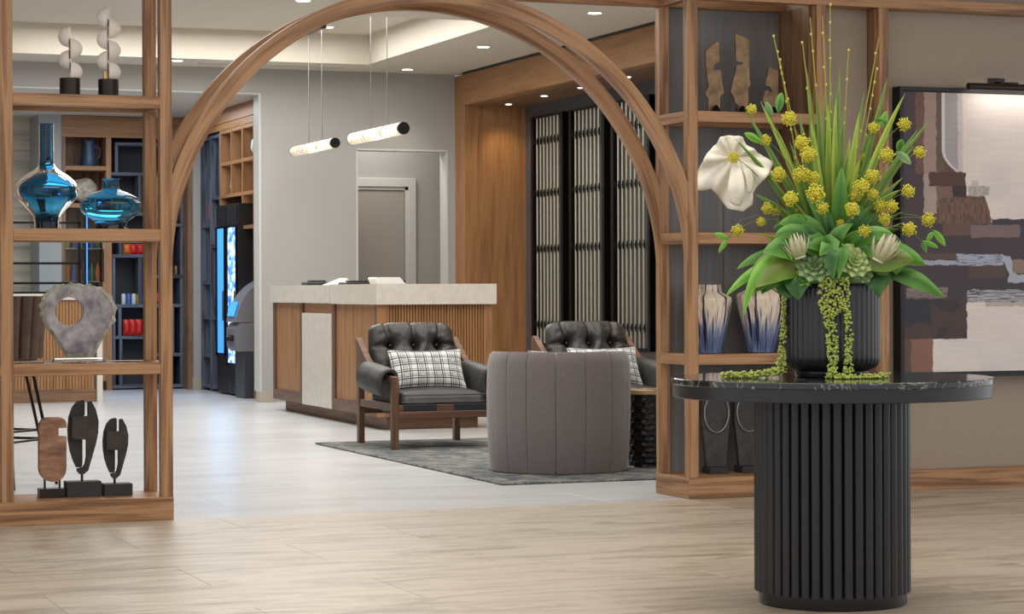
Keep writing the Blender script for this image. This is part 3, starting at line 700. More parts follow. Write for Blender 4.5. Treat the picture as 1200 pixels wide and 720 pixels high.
for i, (y, z, r, mt, lb) in enumerate(((22.08, 2.365, .09, 'blue_ceramic', 'blue white bowl vase in the top right cubby'), (22.5, 2.365, .07, 'pale_ceramic', 'white vase in the top cubby beside the blue one'),
                           (22.98, 2.035, .075, 'pale_ceramic', 'white vase in the second row of cubbies'))):
    q = MB().lathe([(0, 0), (r * .5, 0), (r, r * 1.0), (r * .9, r * 1.8), (r * .4, r * 2.5), (r * .45, r * 2.7), (r * .38, r * 2.7), (0, r * 2.3)], 20, caps=False).build('vase', 'pale_ceramic' if i else 'pale_ceramic', None, smooth=50, loc=(XM + .12, y, z + .001)); tag(q, lb.replace('blue white bowl', 'large white round').replace('the blue one', 'the large one'), 'vase')
for k, y in enumerate((21.95, 22.07, 22.18)):
    bag(XM + .12, y, 1.702, .07, .16, ['green_bag', 'yellow_bag', 'orange_bag'][k], ['green', 'yellow', 'orange'][k] + ' packet in the cubby right of the coolers', 'packets in the right cubby', rz=PI / 2)
T = thing('black_shelving', 'tall black oak shelving on the right wall beside the coolers', 'shelf', (XM + .1, 23.7, 0))
box_in(T, XM + .3, XM + .32, 23.25, 24.1, 0, 2.68, 'black_paint', 'back_panel')
for y in (23.25, 23.66, 24.07): box_in(T, XM, XM + .3, y, y + .035, 0, 2.68, 'black_oak', 'upright', 'z', .002)
for i, z in enumerate((.03, .35, .75, 1.12, 1.5, 1.72, 2.0, 2.64)):
    y0, y1 = ((23.285, 24.07), (23.695, 24.07), (23.285, 23.66))[(0, 1, 0, 1, 2, 1, 2, 0)[i]]
    box_in(T, XM + .01, XM + .3, y0, y1, z, z + .035, 'black_oak', 'shelf', 'y', .002)
for k, (y, z) in enumerate(((23.9, 1.757), (24.02, 1.757))): bag(XM + .1, y, z, .11, .3, 'orange_bag', ['nearer', 'farther'][k] + ' orange snack bag on the black side shelving', 'orange bags on the side shelving', rz=PI / 2)
bag(XM + .1, 23.5, 1.537, .16, .42, 'shell', 'tall cream bag on the black side shelving', rz=PI / 2)
bag(XM + .1, 23.95, .787, .12, .2, 'pale_ceramic', 'white bag in the middle of the black side shelving', rz=PI / 2)
bag(XM + .1, 23.9, .387, .12, .15, 'green_bag', 'green and white bag low on the black side shelving', rz=PI / 2)
bag(XM + .1, 24.0, 1.157, .08, .12, 'yellow_bag', 'yellow bottle shaped bag on the black side shelving', rz=PI / 2)
def cooler(y0, y1, x, z0, z1, mat, label, grille):
    T = thing('drinks_cooler', label, 'cooler', (x + .2, (y0 + y1) / 2, 0), group=None)
    box_in(T, x, XM + .3, y0, y1, .02, 1.92, 'black_paint', 'cabinet', c=.005); box_in(T, x - .012, x, y0 + .03, y1 - .03, 1.71, 1.9, 'device_black', 'header_panel', c=.003)
    box_in(T, x - .02, x, y0 + .02, y0 + .05, z0 - .03, 1.70, 'black_metal', 'door_frame'); box_in(T, x - .02, x, y1 - .05, y1 - .02, z0 - .03, 1.70, 'black_metal', 'door_frame')
    box_in(T, x - .006, x, y0 + .05, y1 - .05, z0, 1.685, mat, 'lit_glass_door')
    box_in(T, x - .04, x - .02, y0 + .02, y0 + .035, .75, 1.05, 'steel', 'handle')
    if grille:
        for k in range(7): box_in(T, x - .012, x, y0 + .1, y1 - .1, .08 + .035 * k, .095 + .035 * k, 'device_black', 'grille_slat')
    l = D.lights.new('cooler_glow', 'AREA'); l.shape = 'RECTANGLE'; l.size = .3; l.size_y = 1.0; l.energy = 4; l.color = (.35, .65, 1)
    q = D.objects.new('cooler_glow', l); C.objects.link(q); q.parent = T; q.location = (x - .05 - T.location.x, 0, .9); q.rotation_euler = (0, PI / 2, 0)
cooler(22.76, 23.18, XM - .05, .42, 1, 'cooler_blue', 'left drinks cooler glowing plain blue', False)
cooler(22.28, 22.74, XM - .05, .33, 1, 'cooler_products', 'right drinks cooler showing backlit white blue products', True)
XA0 = 5.72
T = thing('cash_machine', 'grey cash machine with a sloping curved top beside the coolers', 'cash machine', (XA0, 22.1, 0))
box_in(T, XA0 - .16, XA0 + .22, 21.90, 22.27, 0, .70, 'atm_dark', 'pedestal', c=.006)
mb = MB(T.location); mb.prism([(XA0 - .20, .46), (XA0 - .24, .50), (XA0 - .245, .68), (XA0 - .20, .74), (XA0 + .1, .74), (XA0 + .1, .46)], 21.89, 22.275, 'xz'); mb.build('keypad_housing', 'atm_grey', T)
mb = MB(T.location); pr = [(XA0 - .25, .745), (XA0 - .22, .85)] + [(XA0 + .24 - .47 * math.cos(t), .74 + .46 * math.sin(t)) for t in [0.3 + .13 * i for i in range(10)]] + [(XA0 + .22, 1.2), (XA0 + .22, .745)]
mb.prism(pr, 21.90, 22.27, 'xz'); mb.build('hood', 'atm_grey', T, smooth=30)
mb = MB(T.location); mb.prism([(XA0 - .245, .80), (XA0 - .205, .94), (XA0 - .215, .945), (XA0 - .256, .81)], 21.96, 22.2, 'xz'); mb.build('screen', 'cooler_blue', T)
mb = MB(T.location); mb.prism([(XA0 - .275, .56), (XA0 - .275, .6), (XA0 - .24, .62), (XA0 - .24, .56)], 21.98, 22.18, 'xz'); mb.build('card_slot', 'black_paint', T)

# peninsula with fluted front, and the glass display on it
T = thing('peninsula_counter', 'fluted wood peninsula with white waterfall top behind the left shelving', 'counter', (3.6, 22.1, 0)); o = T.location
yp = 21.9
MB(o).box(2.35, 4.12, yp + .02, yp + .6, .12, .99).build('body', 'oak_dark', T, grain='z')
MB(o).box(2.35, 4.12, yp + .01, yp + .6, 0, .12).build('toe_kick', 'oak_dark', T)
MB(o).box(4.12, 4.175, yp - .02, yp + .64, 0, 1.03, .003).build('end_panel', 'white_paint', T)
MB(o).box(2.3, 4.12, yp - .02, yp + .64, .97, 1.03, .003).build('counter_top', 'white_paint', T)
mb = MB(o); x = 2.36
while x < 4.09: mb.box(x, x + .026, yp + .008, yp + .02, .12, .97, .003); x += .03
mb.build('fluted_panel', 'oak_veneer', T, grain='z')
T = thing('glass_display', 'black framed glass display guard standing on the peninsula', 'display case', (3.3, 22.3, 1.03)); o = T.location
mb = MB(o)
p1 = at(96, 309, 22.2); 
for z in (1.12, 1.31): mb.box(2.4, 4.02, 22.2, 22.22, z, z + .022)
mb.box(4.0, 4.03, 22.2, 22.22, 1.03, 1.72); mb.box(2.4, 4.03, 22.2, 22.22, 1.70, 1.72); mb.box(2.4, 2.43, 22.2, 22.22, 1.03, 1.72); mb.box(2.4, 4.03, 22.2, 22.22, 1.03, 1.05)
mb.build('frame', 'black_metal', T)
MB(o).box(2.43, 4.0, 22.208, 22.212, 1.05, 1.70).build('glass_pane', 'clear_glass', T)

# ------------------------------------------------------------------ lounge furniture
RUG = (4.352, 7.2, 11.57, 15.2)
mb = MB((5.7, 13.4, 0)); mb.box(RUG[0], RUG[1], RUG[2], RUG[3], 0, .012, .004)
rug = mb.build('area_rug', 'rug_wool', None, loc=(5.7, 13.4, 0)); tag(rug, 'distressed blue grey rug under the lounge chairs', 'rug')

def cushion(mb, wx, wz, th, nx=36, nz=26, dimples=(), crease=(), puff=.35, back=True, fn=None):
    def h(a, b):
        x, z = 2 * a - 1, 2 * b - 1
        e = max(0, 1 - abs(x) ** 8) ** .5 * max(0, 1 - abs(z) ** 8) ** .5
        v = th * (.55 * e + .45 * e * (1 - .5 * x * x) * (1 - .5 * z * z))
        X, Z = (a - .5) * wx, b * wz
        for dx, dz in dimples:
            q = math.hypot(X - dx, Z - dz); v -= th * .62 * math.exp(-(q / .035) ** 2) + th * .12 * math.exp(-(q / .09) ** 2)
        for (x0, z0, x1, z1) in crease:
            L2 = (x1 - x0) ** 2 + (z1 - z0) ** 2; t = max(0, min(1, ((X - x0) * (x1 - x0) + (Z - z0) * (z1 - z0)) / L2))
            q = math.hypot(X - x0 - t * (x1 - x0), Z - z0 - t * (z1 - z0)); v -= th * .28 * math.exp(-(q / .014) ** 2)
        v += th * .10 * e * noise.noise((X * 16, Z * 7, 3.1)) + th * .06 * e * noise.noise((X * 34, Z * 30, 1.1))
        return v
    f = fn or (lambda X, Y, Z: (X, Y, Z))
    def rx_(a, b): return (a - .5) * wx * (1 - .09 * abs(2 * b - 1) ** 7) * (1 - .012 * math.sin(b * 9))
    def rz_(a, b): return wz / 2 + (b - .5) * wz * (1 - .10 * abs(2 * a - 1) ** 6)
    mb.grid(nx, nz, lambda a, b: f(rx_(a, b), -h(a, b) * .75, rz_(a, b))); mb.grid(nx, nz, lambda a, b: f(rx_(a, b), .001 + th * .4 * max(0, 1 - abs(2 * a - 1) ** 6) ** .5 * max(0, 1 - abs(2 * b - 1) ** 6) ** .5, rz_(a, b)))
    return mb

def armchair(loc, label):
    T = thing('lounge_armchair', label, 'armchair', loc, group='tufted leather armchairs on the rug')
    hw = .345  # half width to leg centre
    for s_ in (-1, 1):
        x = s_ * hw
        MB().box(x - .0225, x + .0225, -.385, -.335, .0, .475, .004).build('leg', 'walnut', T, grain='z')
        MB().prism([(.36, 0), (.41, 0), (.41, .40), (.455, .70), (.425, .715), (.20, .575), (.02, .505), (.02, .455), (.30, .45), (.36, .38)], x - .02, x + .02, 'yz').build('leg', 'walnut', T, grain='z')
        MB().box(x - .015, x + .015, -.335, .36, .25, .30, .003).build('side_rail', 'walnut', T, grain='y')
        MB().prism([(-.34, .44), (-.34, .475), (.019, .505), (.019, .458)], x - .018, x + .018, 'yz').build('arm_rail', 'walnut', T, grain='y')
        # leather sling arm: a thick strap folded over the arm rail
        def arm(u, v, x=x, s_=s_):
            y = -.30 + .50 * u; t = v
            prof = [(.03, .23), (.036, .30), (.04, .38), (.042, .46), (.03, .515), (0, .535), (-.045, .52), (-.078, .47), (-.08, .41), (-.055, .365)]
            q = t * (len(prof) - 1); i = min(int(q), len(prof) - 2); f = q - i
            a = prof[i][0] * (1 - f) + prof[i + 1][0] * f; z = prof[i][1] * (1 - f) + prof[i + 1][1] * f
            sag = 1 + .12 * math.sin(u * PI) + .05 * noise.noise((u * 6, v * 8, s_))
            z += .04 * (u - .5) + (.07 * abs(2 * u - 1) ** 2 if z < .33 else 0)
            return (x + a * sag * s_ * -1, y, z)
        q = MB().grid(18, 26, arm).build('sling_arm', 'arm_leather', T, smooth=180, recalc=False)
        m = q.modifiers.new('thickness', 'SOLIDIFY'); m.thickness = .03; m.offset = 0; sub(q)
    MB().box(-hw + .02, hw - .02, -.38, -.345, .20, .245, .003).build('front_rail', 'walnut', T, grain='x')
    MB().box(-.06, .06, -.378, -.35, .245, .29, .002).build('rail_block', 'walnut', T, grain='x')
    for s_ in (-1, 1):
        MB().box(min(s_ * .29, s_ * hw) , max(s_ * .29, s_ * hw) - (.0 if s_ < 0 else .0), -.378, -.35, .245, .29, .002).build('rail_block', 'walnut', T, grain='x')
        MB().box(min(s_ * .06, s_ * .29), max(s_ * .06, s_ * .29), -.372, -.352, .238, .292, .004).build('leather_strap', 'ink_leather', T)
    MB().box(-hw + .02, hw - .02, .37, .40, .20, .245, .003).build('back_rail', 'walnut', T, grain='x')
    mb = MB(); mb.box(-.30, .30, -.35, .30, .27, .30)
    mb.build('seat_deck', 'ink_leather', T)
    mb = MB(); mb.grid(24, 24, lambda a, b: ((a - .5) * .60, -.37 + .66 * b, .30 + .075 * max(0, 1 - abs(2 * a - 1) ** 10) ** .35 * max(0, 1 - abs(2 * b - 1) ** 10) ** .35 + .02 * math.sin(a * PI) * math.sin(b * PI) + .004 * noise.noise((a * 8, b * 8, 0))))
    mb.grid(24, 1, lambda a, b: ((a - .5) * .60, -.37 + .66 * b, .30))
    q = mb.build('seat_cushion', 'leather', T, smooth=60)
    MB().tube([(-.295, -.372, .352), (.295, -.372, .352)], .005, 6).build('piping', 'ink_leather', T)
    dm = [(x, z) for z in (.24, .40) for x in (-.165, 0, .165)]
    cr = [(x, .24, x, .40) for x in (-.165, 0, .165)] + [(-.165, .24, .165, .24)] + [(x, .40, x * 1.25, .56) for x in (-.165, 0, .165)] + [(-.165, .40, -.28, .40), (.165, .40, .28, .40)] + [(x, .24, x, .06) for x in (-.165, 0, .165)]
    ti = math.radians(-20)
    def tf(X, Y, Z): return (X, .20 + Y * math.cos(ti) - Z * math.sin(ti), .33 + Y * math.sin(ti) * 1 + Z * math.cos(ti))
    mb = cushion(MB(), .62, .515, .14, 48, 40, [(a, b - .06) for a, b in dm], [(a, b - .06, c_, d - .06) for a, b, c_, d in cr], fn=tf)
    mb.build('back_cushion', 'leather', T, smooth=180)
    bt = MB().ball((0, 0, 0), .012, 10, 6, (1, .5, 1)).mesh('button', 'ink_leather', 180)
    for a, b in dm: share('button', bt, T, tf(a, -.035, b - .06))
    return T
def pillow(loc, label, wd=.53, h=.30, th=.12, tilt=-24, mat='plaid', rz=0, name='throw_pillow', peak=0.0, group=None):
    def sh(sgn):
        def f(a, b):
            x, z = 2 * a - 1, 2 * b - 1
            e = max(0, 1 - x ** 4) ** .7 * max(0, 1 - z ** 4) ** .7
            px = (a - .5) * wd * (1 - .05 * (1 - abs(z) ** 2)); pz = (b - .5) * h * (1 - .10 * (1 - abs(x) ** 2)) + h / 2
            return (px, sgn * th * .5 * e, pz)
        return f
    mb = MB(); mb.grid(22, 14, sh(-1)); mb.grid(22, 14, sh(1))
    o_ = mb.build(name, mat, None, smooth=180, loc=loc); o_.rotation_euler = (math.radians(tilt), 0, rz); tag(o_, label, 'pillow', group); return o_
armchair((4.975, 14.65, .012), 'tufted dark leather armchair with wood frame in front of the desk')
armchair((6.27, 14.65, .012), 'tufted dark leather armchair partly behind the grey tub chair')
pillow((4.965, 14.56, .385), 'white plaid lumbar pillow on the left armchair', tilt=-27, group='plaid lumbar pillows')
pillow((6.26, 14.56, .385), 'white plaid lumbar pillow on the right armchair behind the tub chair', tilt=-27, group='plaid lumbar pillows')

# tub chair (back to the camera)
T = thing('tub_chair', 'grey velvet tub chair with vertical channel seams, back to the foyer', 'armchair', (4.985, 12.32, .012), rz=-math.radians(19))
rx, ry, H = .415, .385, .69
def shell(a0, a1, na, prof, offs=0):
    vs = []; m = len(prof); fs = []
    for i in range(na + 1):
        t = a0 + (a1 - a0) * i / na
        for (k, z) in prof:
            vs.append((math.cos(t) * (rx * k), math.sin(t) * (ry * k), z))
    for i in range(na):
        for j in range(m): fs.append((i * m + j, i * m + (j + 1) % m, (i + 1) * m + (j + 1) % m, (i + 1) * m + j))
    fs += [tuple(range(m)), tuple(range(na * m, na * m + m))]
    return vs, fs
prof = [(.90, .0), (.945, .004), (.98, .12), (1.0, .32), (1.0, .5), (.99, .62), (.96, .67), (.92, .688), (.87, .68), (.84, .65), (.83, .55), (.81, .3), (.80, .05)]
segs = [-2.62, -2.30, -1.95, -1.60, -1.25, -.90, -.55]
al = [PI * 1.0 - .7 + .0] 
bounds = [-PI - .9, -2.75, -2.42, -2.08, -1.66, -1.24, -.80, -.36, .0, .9]
for i in range(len(bounds) - 1):
    a0, a1 = bounds[i], bounds[i + 1]; vs = []; m = len(prof); na = 12
    for k in range(na + 1):
        t = a0 + .004 + (a1 - a0 - .008) * k / na; e = abs(2 * k / na - 1); sh_ = 1 - .006 * e ** 10
        for j, (q, z) in enumerate(prof): vs.append((math.cos(t) * rx * (q * sh_), math.sin(t) * ry * (q * sh_), (z - (.002 * e ** 8 if z > .6 else 0)) * (1 - (.16 * max(0, math.sin(t) + .15) ** 1.5 if z > .3 else 0))))
    fs = [(k * m + j, k * m + (j + 1) % m, (k + 1) * m + (j + 1) % m, (k + 1) * m + j) for k in range(na) for j in range(m)] + [tuple(range(m)), tuple(range(na * m, na * m + m))]
    MB().add(vs, fs).build('back_channel', 'tub_velvet', T, smooth=50)
mb = MB(); mb.lathe([(0, .02), (.36, .02), (.365, .3), (.0, .3)], 32, caps=False); mb.build('seat_base', 'tub_velvet', T, smooth=40)
mb = MB(); mb.lathe([(0, .3), (.32, .3), (.335, .34), (.335, .40), (.31, .43), (0, .44)], 32, caps=False); mb.build('seat_cushion', 'tub_velvet', T, smooth=60)
MB().lathe([(0, 0), (.36, 0), (.36, .025), (0, .025)], 32, caps=False).build('base_plinth', 'black_paint', T)
pillow((5.03, 12.30, .432), 'white pillow inside the tub chair, only its top corners showing', .46, .275, .09, 10, 'paper', rz=-math.radians(19))

# drum table, hammered
dx, dy = 5.575, 12.36
T = thing('drum_side_table', 'black hammered drum side table with black and gold top', 'side table', (dx, dy, .012))
def dimp(a, z, i):
    n = 16; row = z / .032; k = math.floor(row); ph = .5 if k % 2 else 0; u = (a / (2 * PI) * n * 1.0 + ph) % 1 - .5; v = row - k - .5
    return 1 - .055 * max(0, 1 - (u * u * 3.4 + v * v * 3.4)) + .02 * max(0, 4 * v * v - .4)
pf = [(.0, 0), (.125, 0)] + [(.135 - .012 * abs(z / .42 - .5) * 2, z) for z in [.005 + .0053 * i for i in range(78)]] + [(.12, .425), (0, .425)]
MB().lathe(pf, 128, mod=dimp, caps=False).build('hammered_drum', 'lacquer_black', T, smooth=60)
MB().lathe([(0, .425), (.165, .425), (.17, .43), (.17, .45), (.165, .455), (0, .455)], 48, caps=False).build('table_top', 'black_gold_marble', T, smooth=40)
# small black stool behind
st_ = (5.79, 13.25)
T = thing('low_stool', 'low black stool with thin tapered legs behind the drum table', 'stool', (st_[0], st_[1], .012))
MB().box(-.16, .16, -.16, .16, .27, .33, .01).build('seat', 'ink_leather', T)
for sx in (-1, 1):
    for sy in (-1, 1): MB().tube([(sx * .13, sy * .13, .27), (sx * .145, sy * .145, 0)], [.014, .008], 8).build('leg', 'black_metal', T)

# bar stools behind the left shelving
def stool(loc, rz, label):
    T = thing('bar_stool', label, 'bar stool', loc, rz, group='leather bar stools behind the left shelving')
    MB().lathe([(0, .66), (.17, .66), (.2, .68), (.2, .72), (.17, .745), (0, .75)], 28, caps=False).build('seat', 'stool_leather', T, smooth=50)
    n = 7
    for k in range(n):
        a0 = -1.15 + 2.3 * k / n; a1 = a0 + 2.3 / n; mb = MB(); vs = []; nz = 6; na = 6
        for j in range(nz + 1):
            z = .69 + .335 * j / nz
            for i in range(na + 1):
                t = -PI / 2 + a0 + (a1 - a0) * i / na; e = 1 - (2 * i / na - 1) ** 2; rr = .20 + .03 * j / nz + .03 * e
                vs.append((rr * math.cos(t), rr * math.sin(t), z))
        for j in range(nz + 1):
            z = .69 + .335 * j / nz
            for i in range(na + 1):
                t = -PI / 2 + a0 + (a1 - a0) * i / na; vs.append((.185 * math.cos(t), .185 * math.sin(t), z))
        N = (nz + 1) * (na + 1); fs = []
        for j in range(nz):
            for i in range(na):
                q = j * (na + 1) + i; fs.append((q, q + 1, q + na + 2, q + na + 1)); fs.append((N + q, N + q + 1, N + q + na + 2, N + q + na + 1))
        for i in range(na): fs.append((i, i + 1, N + i + 1, N + i)); q = nz * (na + 1) + i; fs.append((q, q + 1, N + q + 1, N + q))
        for j in range(nz):
            for q in (j * (na + 1), j * (na + 1) + na): fs.append((q, q + na + 1, N + q + na + 1, N + q))
        mb.add(vs, fs).build('back_channel', 'stool_leather', T, smooth=50)
    for sx in (-1, 1):
        for sy in (-1, 1): MB().tube([(sx * .12, sy * .12, .67), (sx * .22, sy * .22, 0)], .009, 8).build('leg', 'black_metal', T)
    f = .12 + .1 * (1 - .25 / .67)
    MB().tube([(-f, -f, .25), (f, -f, .25), (f, f, .25), (-f, f, .25), (-f, -f, .25)], .007, 8).build('footrest', 'black_metal', T)
stool((1.845, 12.60, 0), math.radians(50), 'brown channelled leather bar stool nearest behind the left shelving')
stool((1.93, 13.45, 0), math.radians(42), 'brown channelled leather bar stool farther behind the left shelving')

# ------------------------------------------------------------------ objects on the left shelving
YS = YP + .20
def px_outline(pts, s_, u0, v0): return [(u0 + x / s_, v0 + y / s_) for x, y in pts]
def hemi_sculpture(u, v_base, n, label, left_first):
    b = at(u, v_base, YS); T = thing('dome_sculpture', label, 'sculpture', (b.x, YS, 1.9445), group=None)
    MB().lathe([(0, 0), (.047, 0), (.047, .088), (0, .088)], 32, caps=False).build('base', 'bronze_base', T, smooth=40)
    MB().tube([(0 if n == 4 else -.004, 0, .088), (-.002, 0.006, .088 + .031 * n + .05)], .003, 8).build('stem', 'brass', T)
    if n == 6: MB().box(-.022, -.006, -.01, .01, .088, .125).build('stem_block', 'brass', T)
    for k in range(n):
        s_ = 1 if k % 2 == 0 else -1; z = .088 + .03 + .0535 * k if n == 4 else .088 + .034 + .0505 * k
        r = .0475; mb = MB(); vs = []; N, M = 20, 8
        for j in range(M + 1):
            t = PI / 2 * j / M
            for i in range(N): a = 2 * PI * i / N; vs.append((s_ * r * (1.2 if s_ > 0 else 1.1) * math.sin(t), r * math.cos(t) * math.cos(a), r * math.cos(t) * math.sin(a)))
        fs = [(j * N + i, j * N + (i + 1) % N, (j + 1) * N + (i + 1) % N, (j + 1) * N + i) for j in range(M) for i in range(N)] + [tuple(range(N))]
        q = mb.add(vs, fs).build('dome', 'chalk', T, smooth=50); q.location = (s_ * .001, 0, z)
        q.rotation_euler = (0, R.uniform(-.06, .06), (-.32 if s_ < 0 else -.10))
hemi_sculpture(82, 109, 4, 'short sculpture of four white half domes on a dark drum', 1)
hemi_sculpture(127, 110, 6, 'tall sculpture of six white half domes on a dark drum', 1)

def px_vase(name, label, prof_px, u0, vb, mat, thick=.004, Y=YS, z=None, cat='vase', n=48):
    b = at(u0, vb, Y); k = (at(u0 + 1, vb, Y) - b).length * math.cos(0) * .978
    kz = at(u0, vb - 1, Y).z - b.z
    T = thing(name, label, cat, (b.x, Y, z if z is not None else b.z))
    pr = [(h * k, (vb - v) * kz) for h, v in prof_px]
    out = [(0, 0)] + pr; inn = [(max(r - thick, .001), zz_ + (0 if i else thick)) for i, (r, zz_) in enumerate(pr)][::-1]
    inn[-1] = (max(pr[0][0] - thick, .002), thick * 2); inn.append((0, thick * 2))
    MB().lathe([(0, 0)] + pr + [(0, pr[-1][1] - .004)] if mat == 'blue_glass' else out + inn, n, caps=False).build('body', mat, T, smooth=60); return T
def smooth_prof(p, n=4):
    out = []
    for i in range(len(p) - 1):
        p0, p1, p2, p3 = p[max(i - 1, 0)], p[i], p[i + 1], p[min(i + 2, len(p) - 1)]
        for j in range(n):
            t = j / n; out.append(tuple(.5 * ((2 * p1[k]) + (p2[k] - p0[k]) * t + (2 * p0[k] - 5 * p1[k] + 4 * p2[k] - p3[k]) * t * t + (-p0[k] + 3 * p1[k] - 3 * p2[k] + p3[k]) * t ** 3) for k in (0, 1)))
    return out + [p[-1]]
px_vase('glass_vase', 'tall blue glass vase with a long neck and onion body', smooth_prof([(15, 267), (15, 258), (18, 250), (27, 240), (35, 231), (37.5, 222), (35, 213), (25, 204), (14, 197), (9.5, 190), (9, 170), (9, 146), (9.6, 144.5)]), 54.8, 267.5, 'blue_glass', z=1.3355)
px_vase('glass_vase', 'low squat blue glass vase with a short neck', smooth_prof([(20, 267), (18.5, 261), (22, 256), (32, 249), (37, 241), (34, 232), (22, 225), (12, 221), (9.8, 217), (9.8, 209), (10.6, 207.5)]), 130, 267.5, 'blue_glass', z=1.3355)

# agate ring
b = at(92, 423.8, YS); kk = (at(93, 423.8, YS) - b).x; kz = .0039
T = thing('agate_sculpture', 'purple grey stone slice with a round hole on a crystal base', 'sculpture', (b.x, YS, .7245)); o = T.location
MB().box(-30 * kk, 30 * kk, -.045, .045, 0, .019, .003).build('crystal_base', 'crystal', T)
pts = [(265, 540), (230, 480), (180, 400), (130, 330), (105, 260), (100, 200), (120, 140), (160, 100), (210, 75), (260, 70), (310, 60), (360, 70), (420, 72), (480, 90), (530, 130), (570, 180), (582, 240), (570, 300), (530, 370), (490, 440), (455, 500), (435, 540)]
def to_loc(p): return ((30 + p[0] / 5.54 - 92) * kk, (423.8 - (320 + p[1] / 5.54)) * kz)
out = [to_loc(p) for p in pts]; hc = to_loc((282, 243)); N = 96
def ray_hit(poly, c_, ang):
    dx_, dz_ = math.cos(ang), math.sin(ang); best = 0
    for i in range(len(poly)):
        x1, z1 = poly[i]; x2, z2 = poly[(i + 1) % len(poly)]; ex, ez = x2 - x1, z2 - z1
        den = dx_ * ez - dz_ * ex
        if abs(den) < 1e-9: continue
        t = ((x1 - c_[0]) * ez - (z1 - c_[1]) * ex) / den; uu = ((x1 - c_[0]) * dz_ - (z1 - c_[1]) * dx_) / den
        if t > 0 and -1e-6 <= uu <= 1 + 1e-6: best = max(best, t)
    return best
vs = []
for i in range(N):
    a = 2 * PI * i / N; t = ray_hit(out, hc, a); sc1 = 1 + .022 * max(0, math.sin(a * 26)) * (1 if math.sin(a) > -.35 else 0)
    ri = .066
    for (q, y) in ((ri, -.02), (ri + (t - ri) * .5, -.027), (t * .94, -.026), (t * sc1, -.012), (t * sc1 * .99, .012), (t * .94, .026), (ri + (t - ri) * .5, .027), (ri, .02)):
        vs.append((hc[0] + math.cos(a) * q, y, hc[1] + math.sin(a) * q))
fs = [(i * 8 + j, i * 8 + (j + 1) % 8, ((i + 1) % N) * 8 + (j + 1) % 8, ((i + 1) % N) * 8 + j) for i in range(N) for j in range(8)]
MB().add(vs, fs).build('stone_slice', 'agate', T, smooth=50)
vs = []
for i in range(N):
    a = 2 * PI * i / N; t = ray_hit(out, hc, a); sc1 = 1 + .05 * max(0, math.sin(a * 22)) * (1 if math.sin(a) > -.35 else 0) + .02 * noise.noise((i * .7, 0, 0))
    for (q, y) in ((t * .93, -.029), (t * sc1 * 1.012, -.016), (t * sc1 * 1.012, .016), (t * .93, .029)): vs.append((hc[0] + math.cos(a) * q, y, hc[1] + math.sin(a) * q))
fs = [(i * 4 + j, i * 4 + (j + 1) % 4, ((i + 1) % N) * 4 + (j + 1) % 4, ((i + 1) % N) * 4 + j) for i in range(N) for j in range(4)]
MB().add(vs, fs).build('rough_rim', 'agate_rim', T, smooth=40)

# three sculptures on the left plinth; px frame of the crop: origin (0,300), 2.25x
def L2(p, u0, Y=YS, vb=578.5, zb=0):
    u, v = p[0] / 2.25, 300 + p[1] / 2.25; q = at(u, v, Y); bb = at(u0, vb, Y); return (q.x - bb.x, q.z - bb.z)
def sculpt(u0, name, label):
    b = at(u0, 578.5, YS); return thing(name, label, 'sculpture', (b.x, YS, .1055))
T = sculpt(61.5, 'totem_sculpture', 'rust brown stone totem with a notch on two pins')
f = lambda p: L2(p, 61.5)
a, b2 = f((102, 604)), f((169, 628)); MB().box(a[0], b2[0], -.04, .04, 0, a[1], .002).build('base', 'bronze_base', T)
cx0, cx1 = 102, 173; pts = []
for i in range(9): t = PI + PI / 2 * i / 8; pts.append((cx0 + 26 + 26 * math.cos(t), 442 + 26 * math.sin(t)))
for i in range(5): t = -PI / 2 + PI / 2 * i / 4; pts.append((cx1 - 18 + 18 * math.cos(t), 434 + 18 * math.sin(t)))
pts += [(173, 443), (152, 444), (152, 465), (173, 466), (173, 545)]
for i in range(1, 13): t = PI * i / 12; pts.append((137.5 + 35.5 * math.cos(t), 550 + 36 * math.sin(t)))
MB().prism([f(p) for p in pts], -.025, .025).build('stone_body', 'rust_travertine', T)
for x in (118, 157): q = f((x, 605)); MB().tube([(q[0], 0, a[1] - .001), (q[0], 0, f((x, 570))[1])], .005, 8).build('pin', 'bronze_base', T)
def split_leaf(u0, name, label, ox, oy, s_, base):
    T = sculpt(u0, name, label); f = lambda p: L2((ox + p[0] * s_, oy + p[1] * s_), u0); g = lambda p: L2(p, u0)
    a, b2 = g(base[:2]), g(base[2:]); MB().box(a[0], b2[0], -.045, .045, 0, a[1], .002).build('base', 'black_stone', T)
    # local outline, width 78 high 194
    left = [(40, 0), (25, 4), (12, 20), (3, 45), (0, 75), (1, 105), (6, 135), (14, 160), (22, 178), (36, 178), (38, 165), (38, 100), (38, 45), (44, 40), (44, 3)]
    right = [(50, 4), (58, 2), (70, 25), (77, 55), (76, 85), (70, 115), (60, 150), (50, 185), (38, 195), (28, 195), (22, 188), (22, 180), (36, 178), (42, 170), (46, 150), (46, 104), (7, 102), (7, 42), (50, 42)]
    MB().prism([f(p) for p in left], .004, .03).build('dark_half', 'black_stone', T)
    MB().prism([f(p) for p in right], -.03, .004).build('bronze_half', 'dark_bronze', T)
    q = f((36, 194)); MB().tube([(q[0], 0, a[1] - .001), (q[0], 0, q[1] + .012)], .006, 8).build('pin', 'bronze_base', T)
split_leaf(97, 'split_leaf_sculpture', 'larger black split leaf sculpture in the middle of the plinth', 180, 373, 1.0, (172, 588, 263, 626))
split_leaf(137, 'split_leaf_sculpture', 'smaller black split leaf sculpture at the right of the plinth', 273, 424, .81, (271, 597, 345, 626))

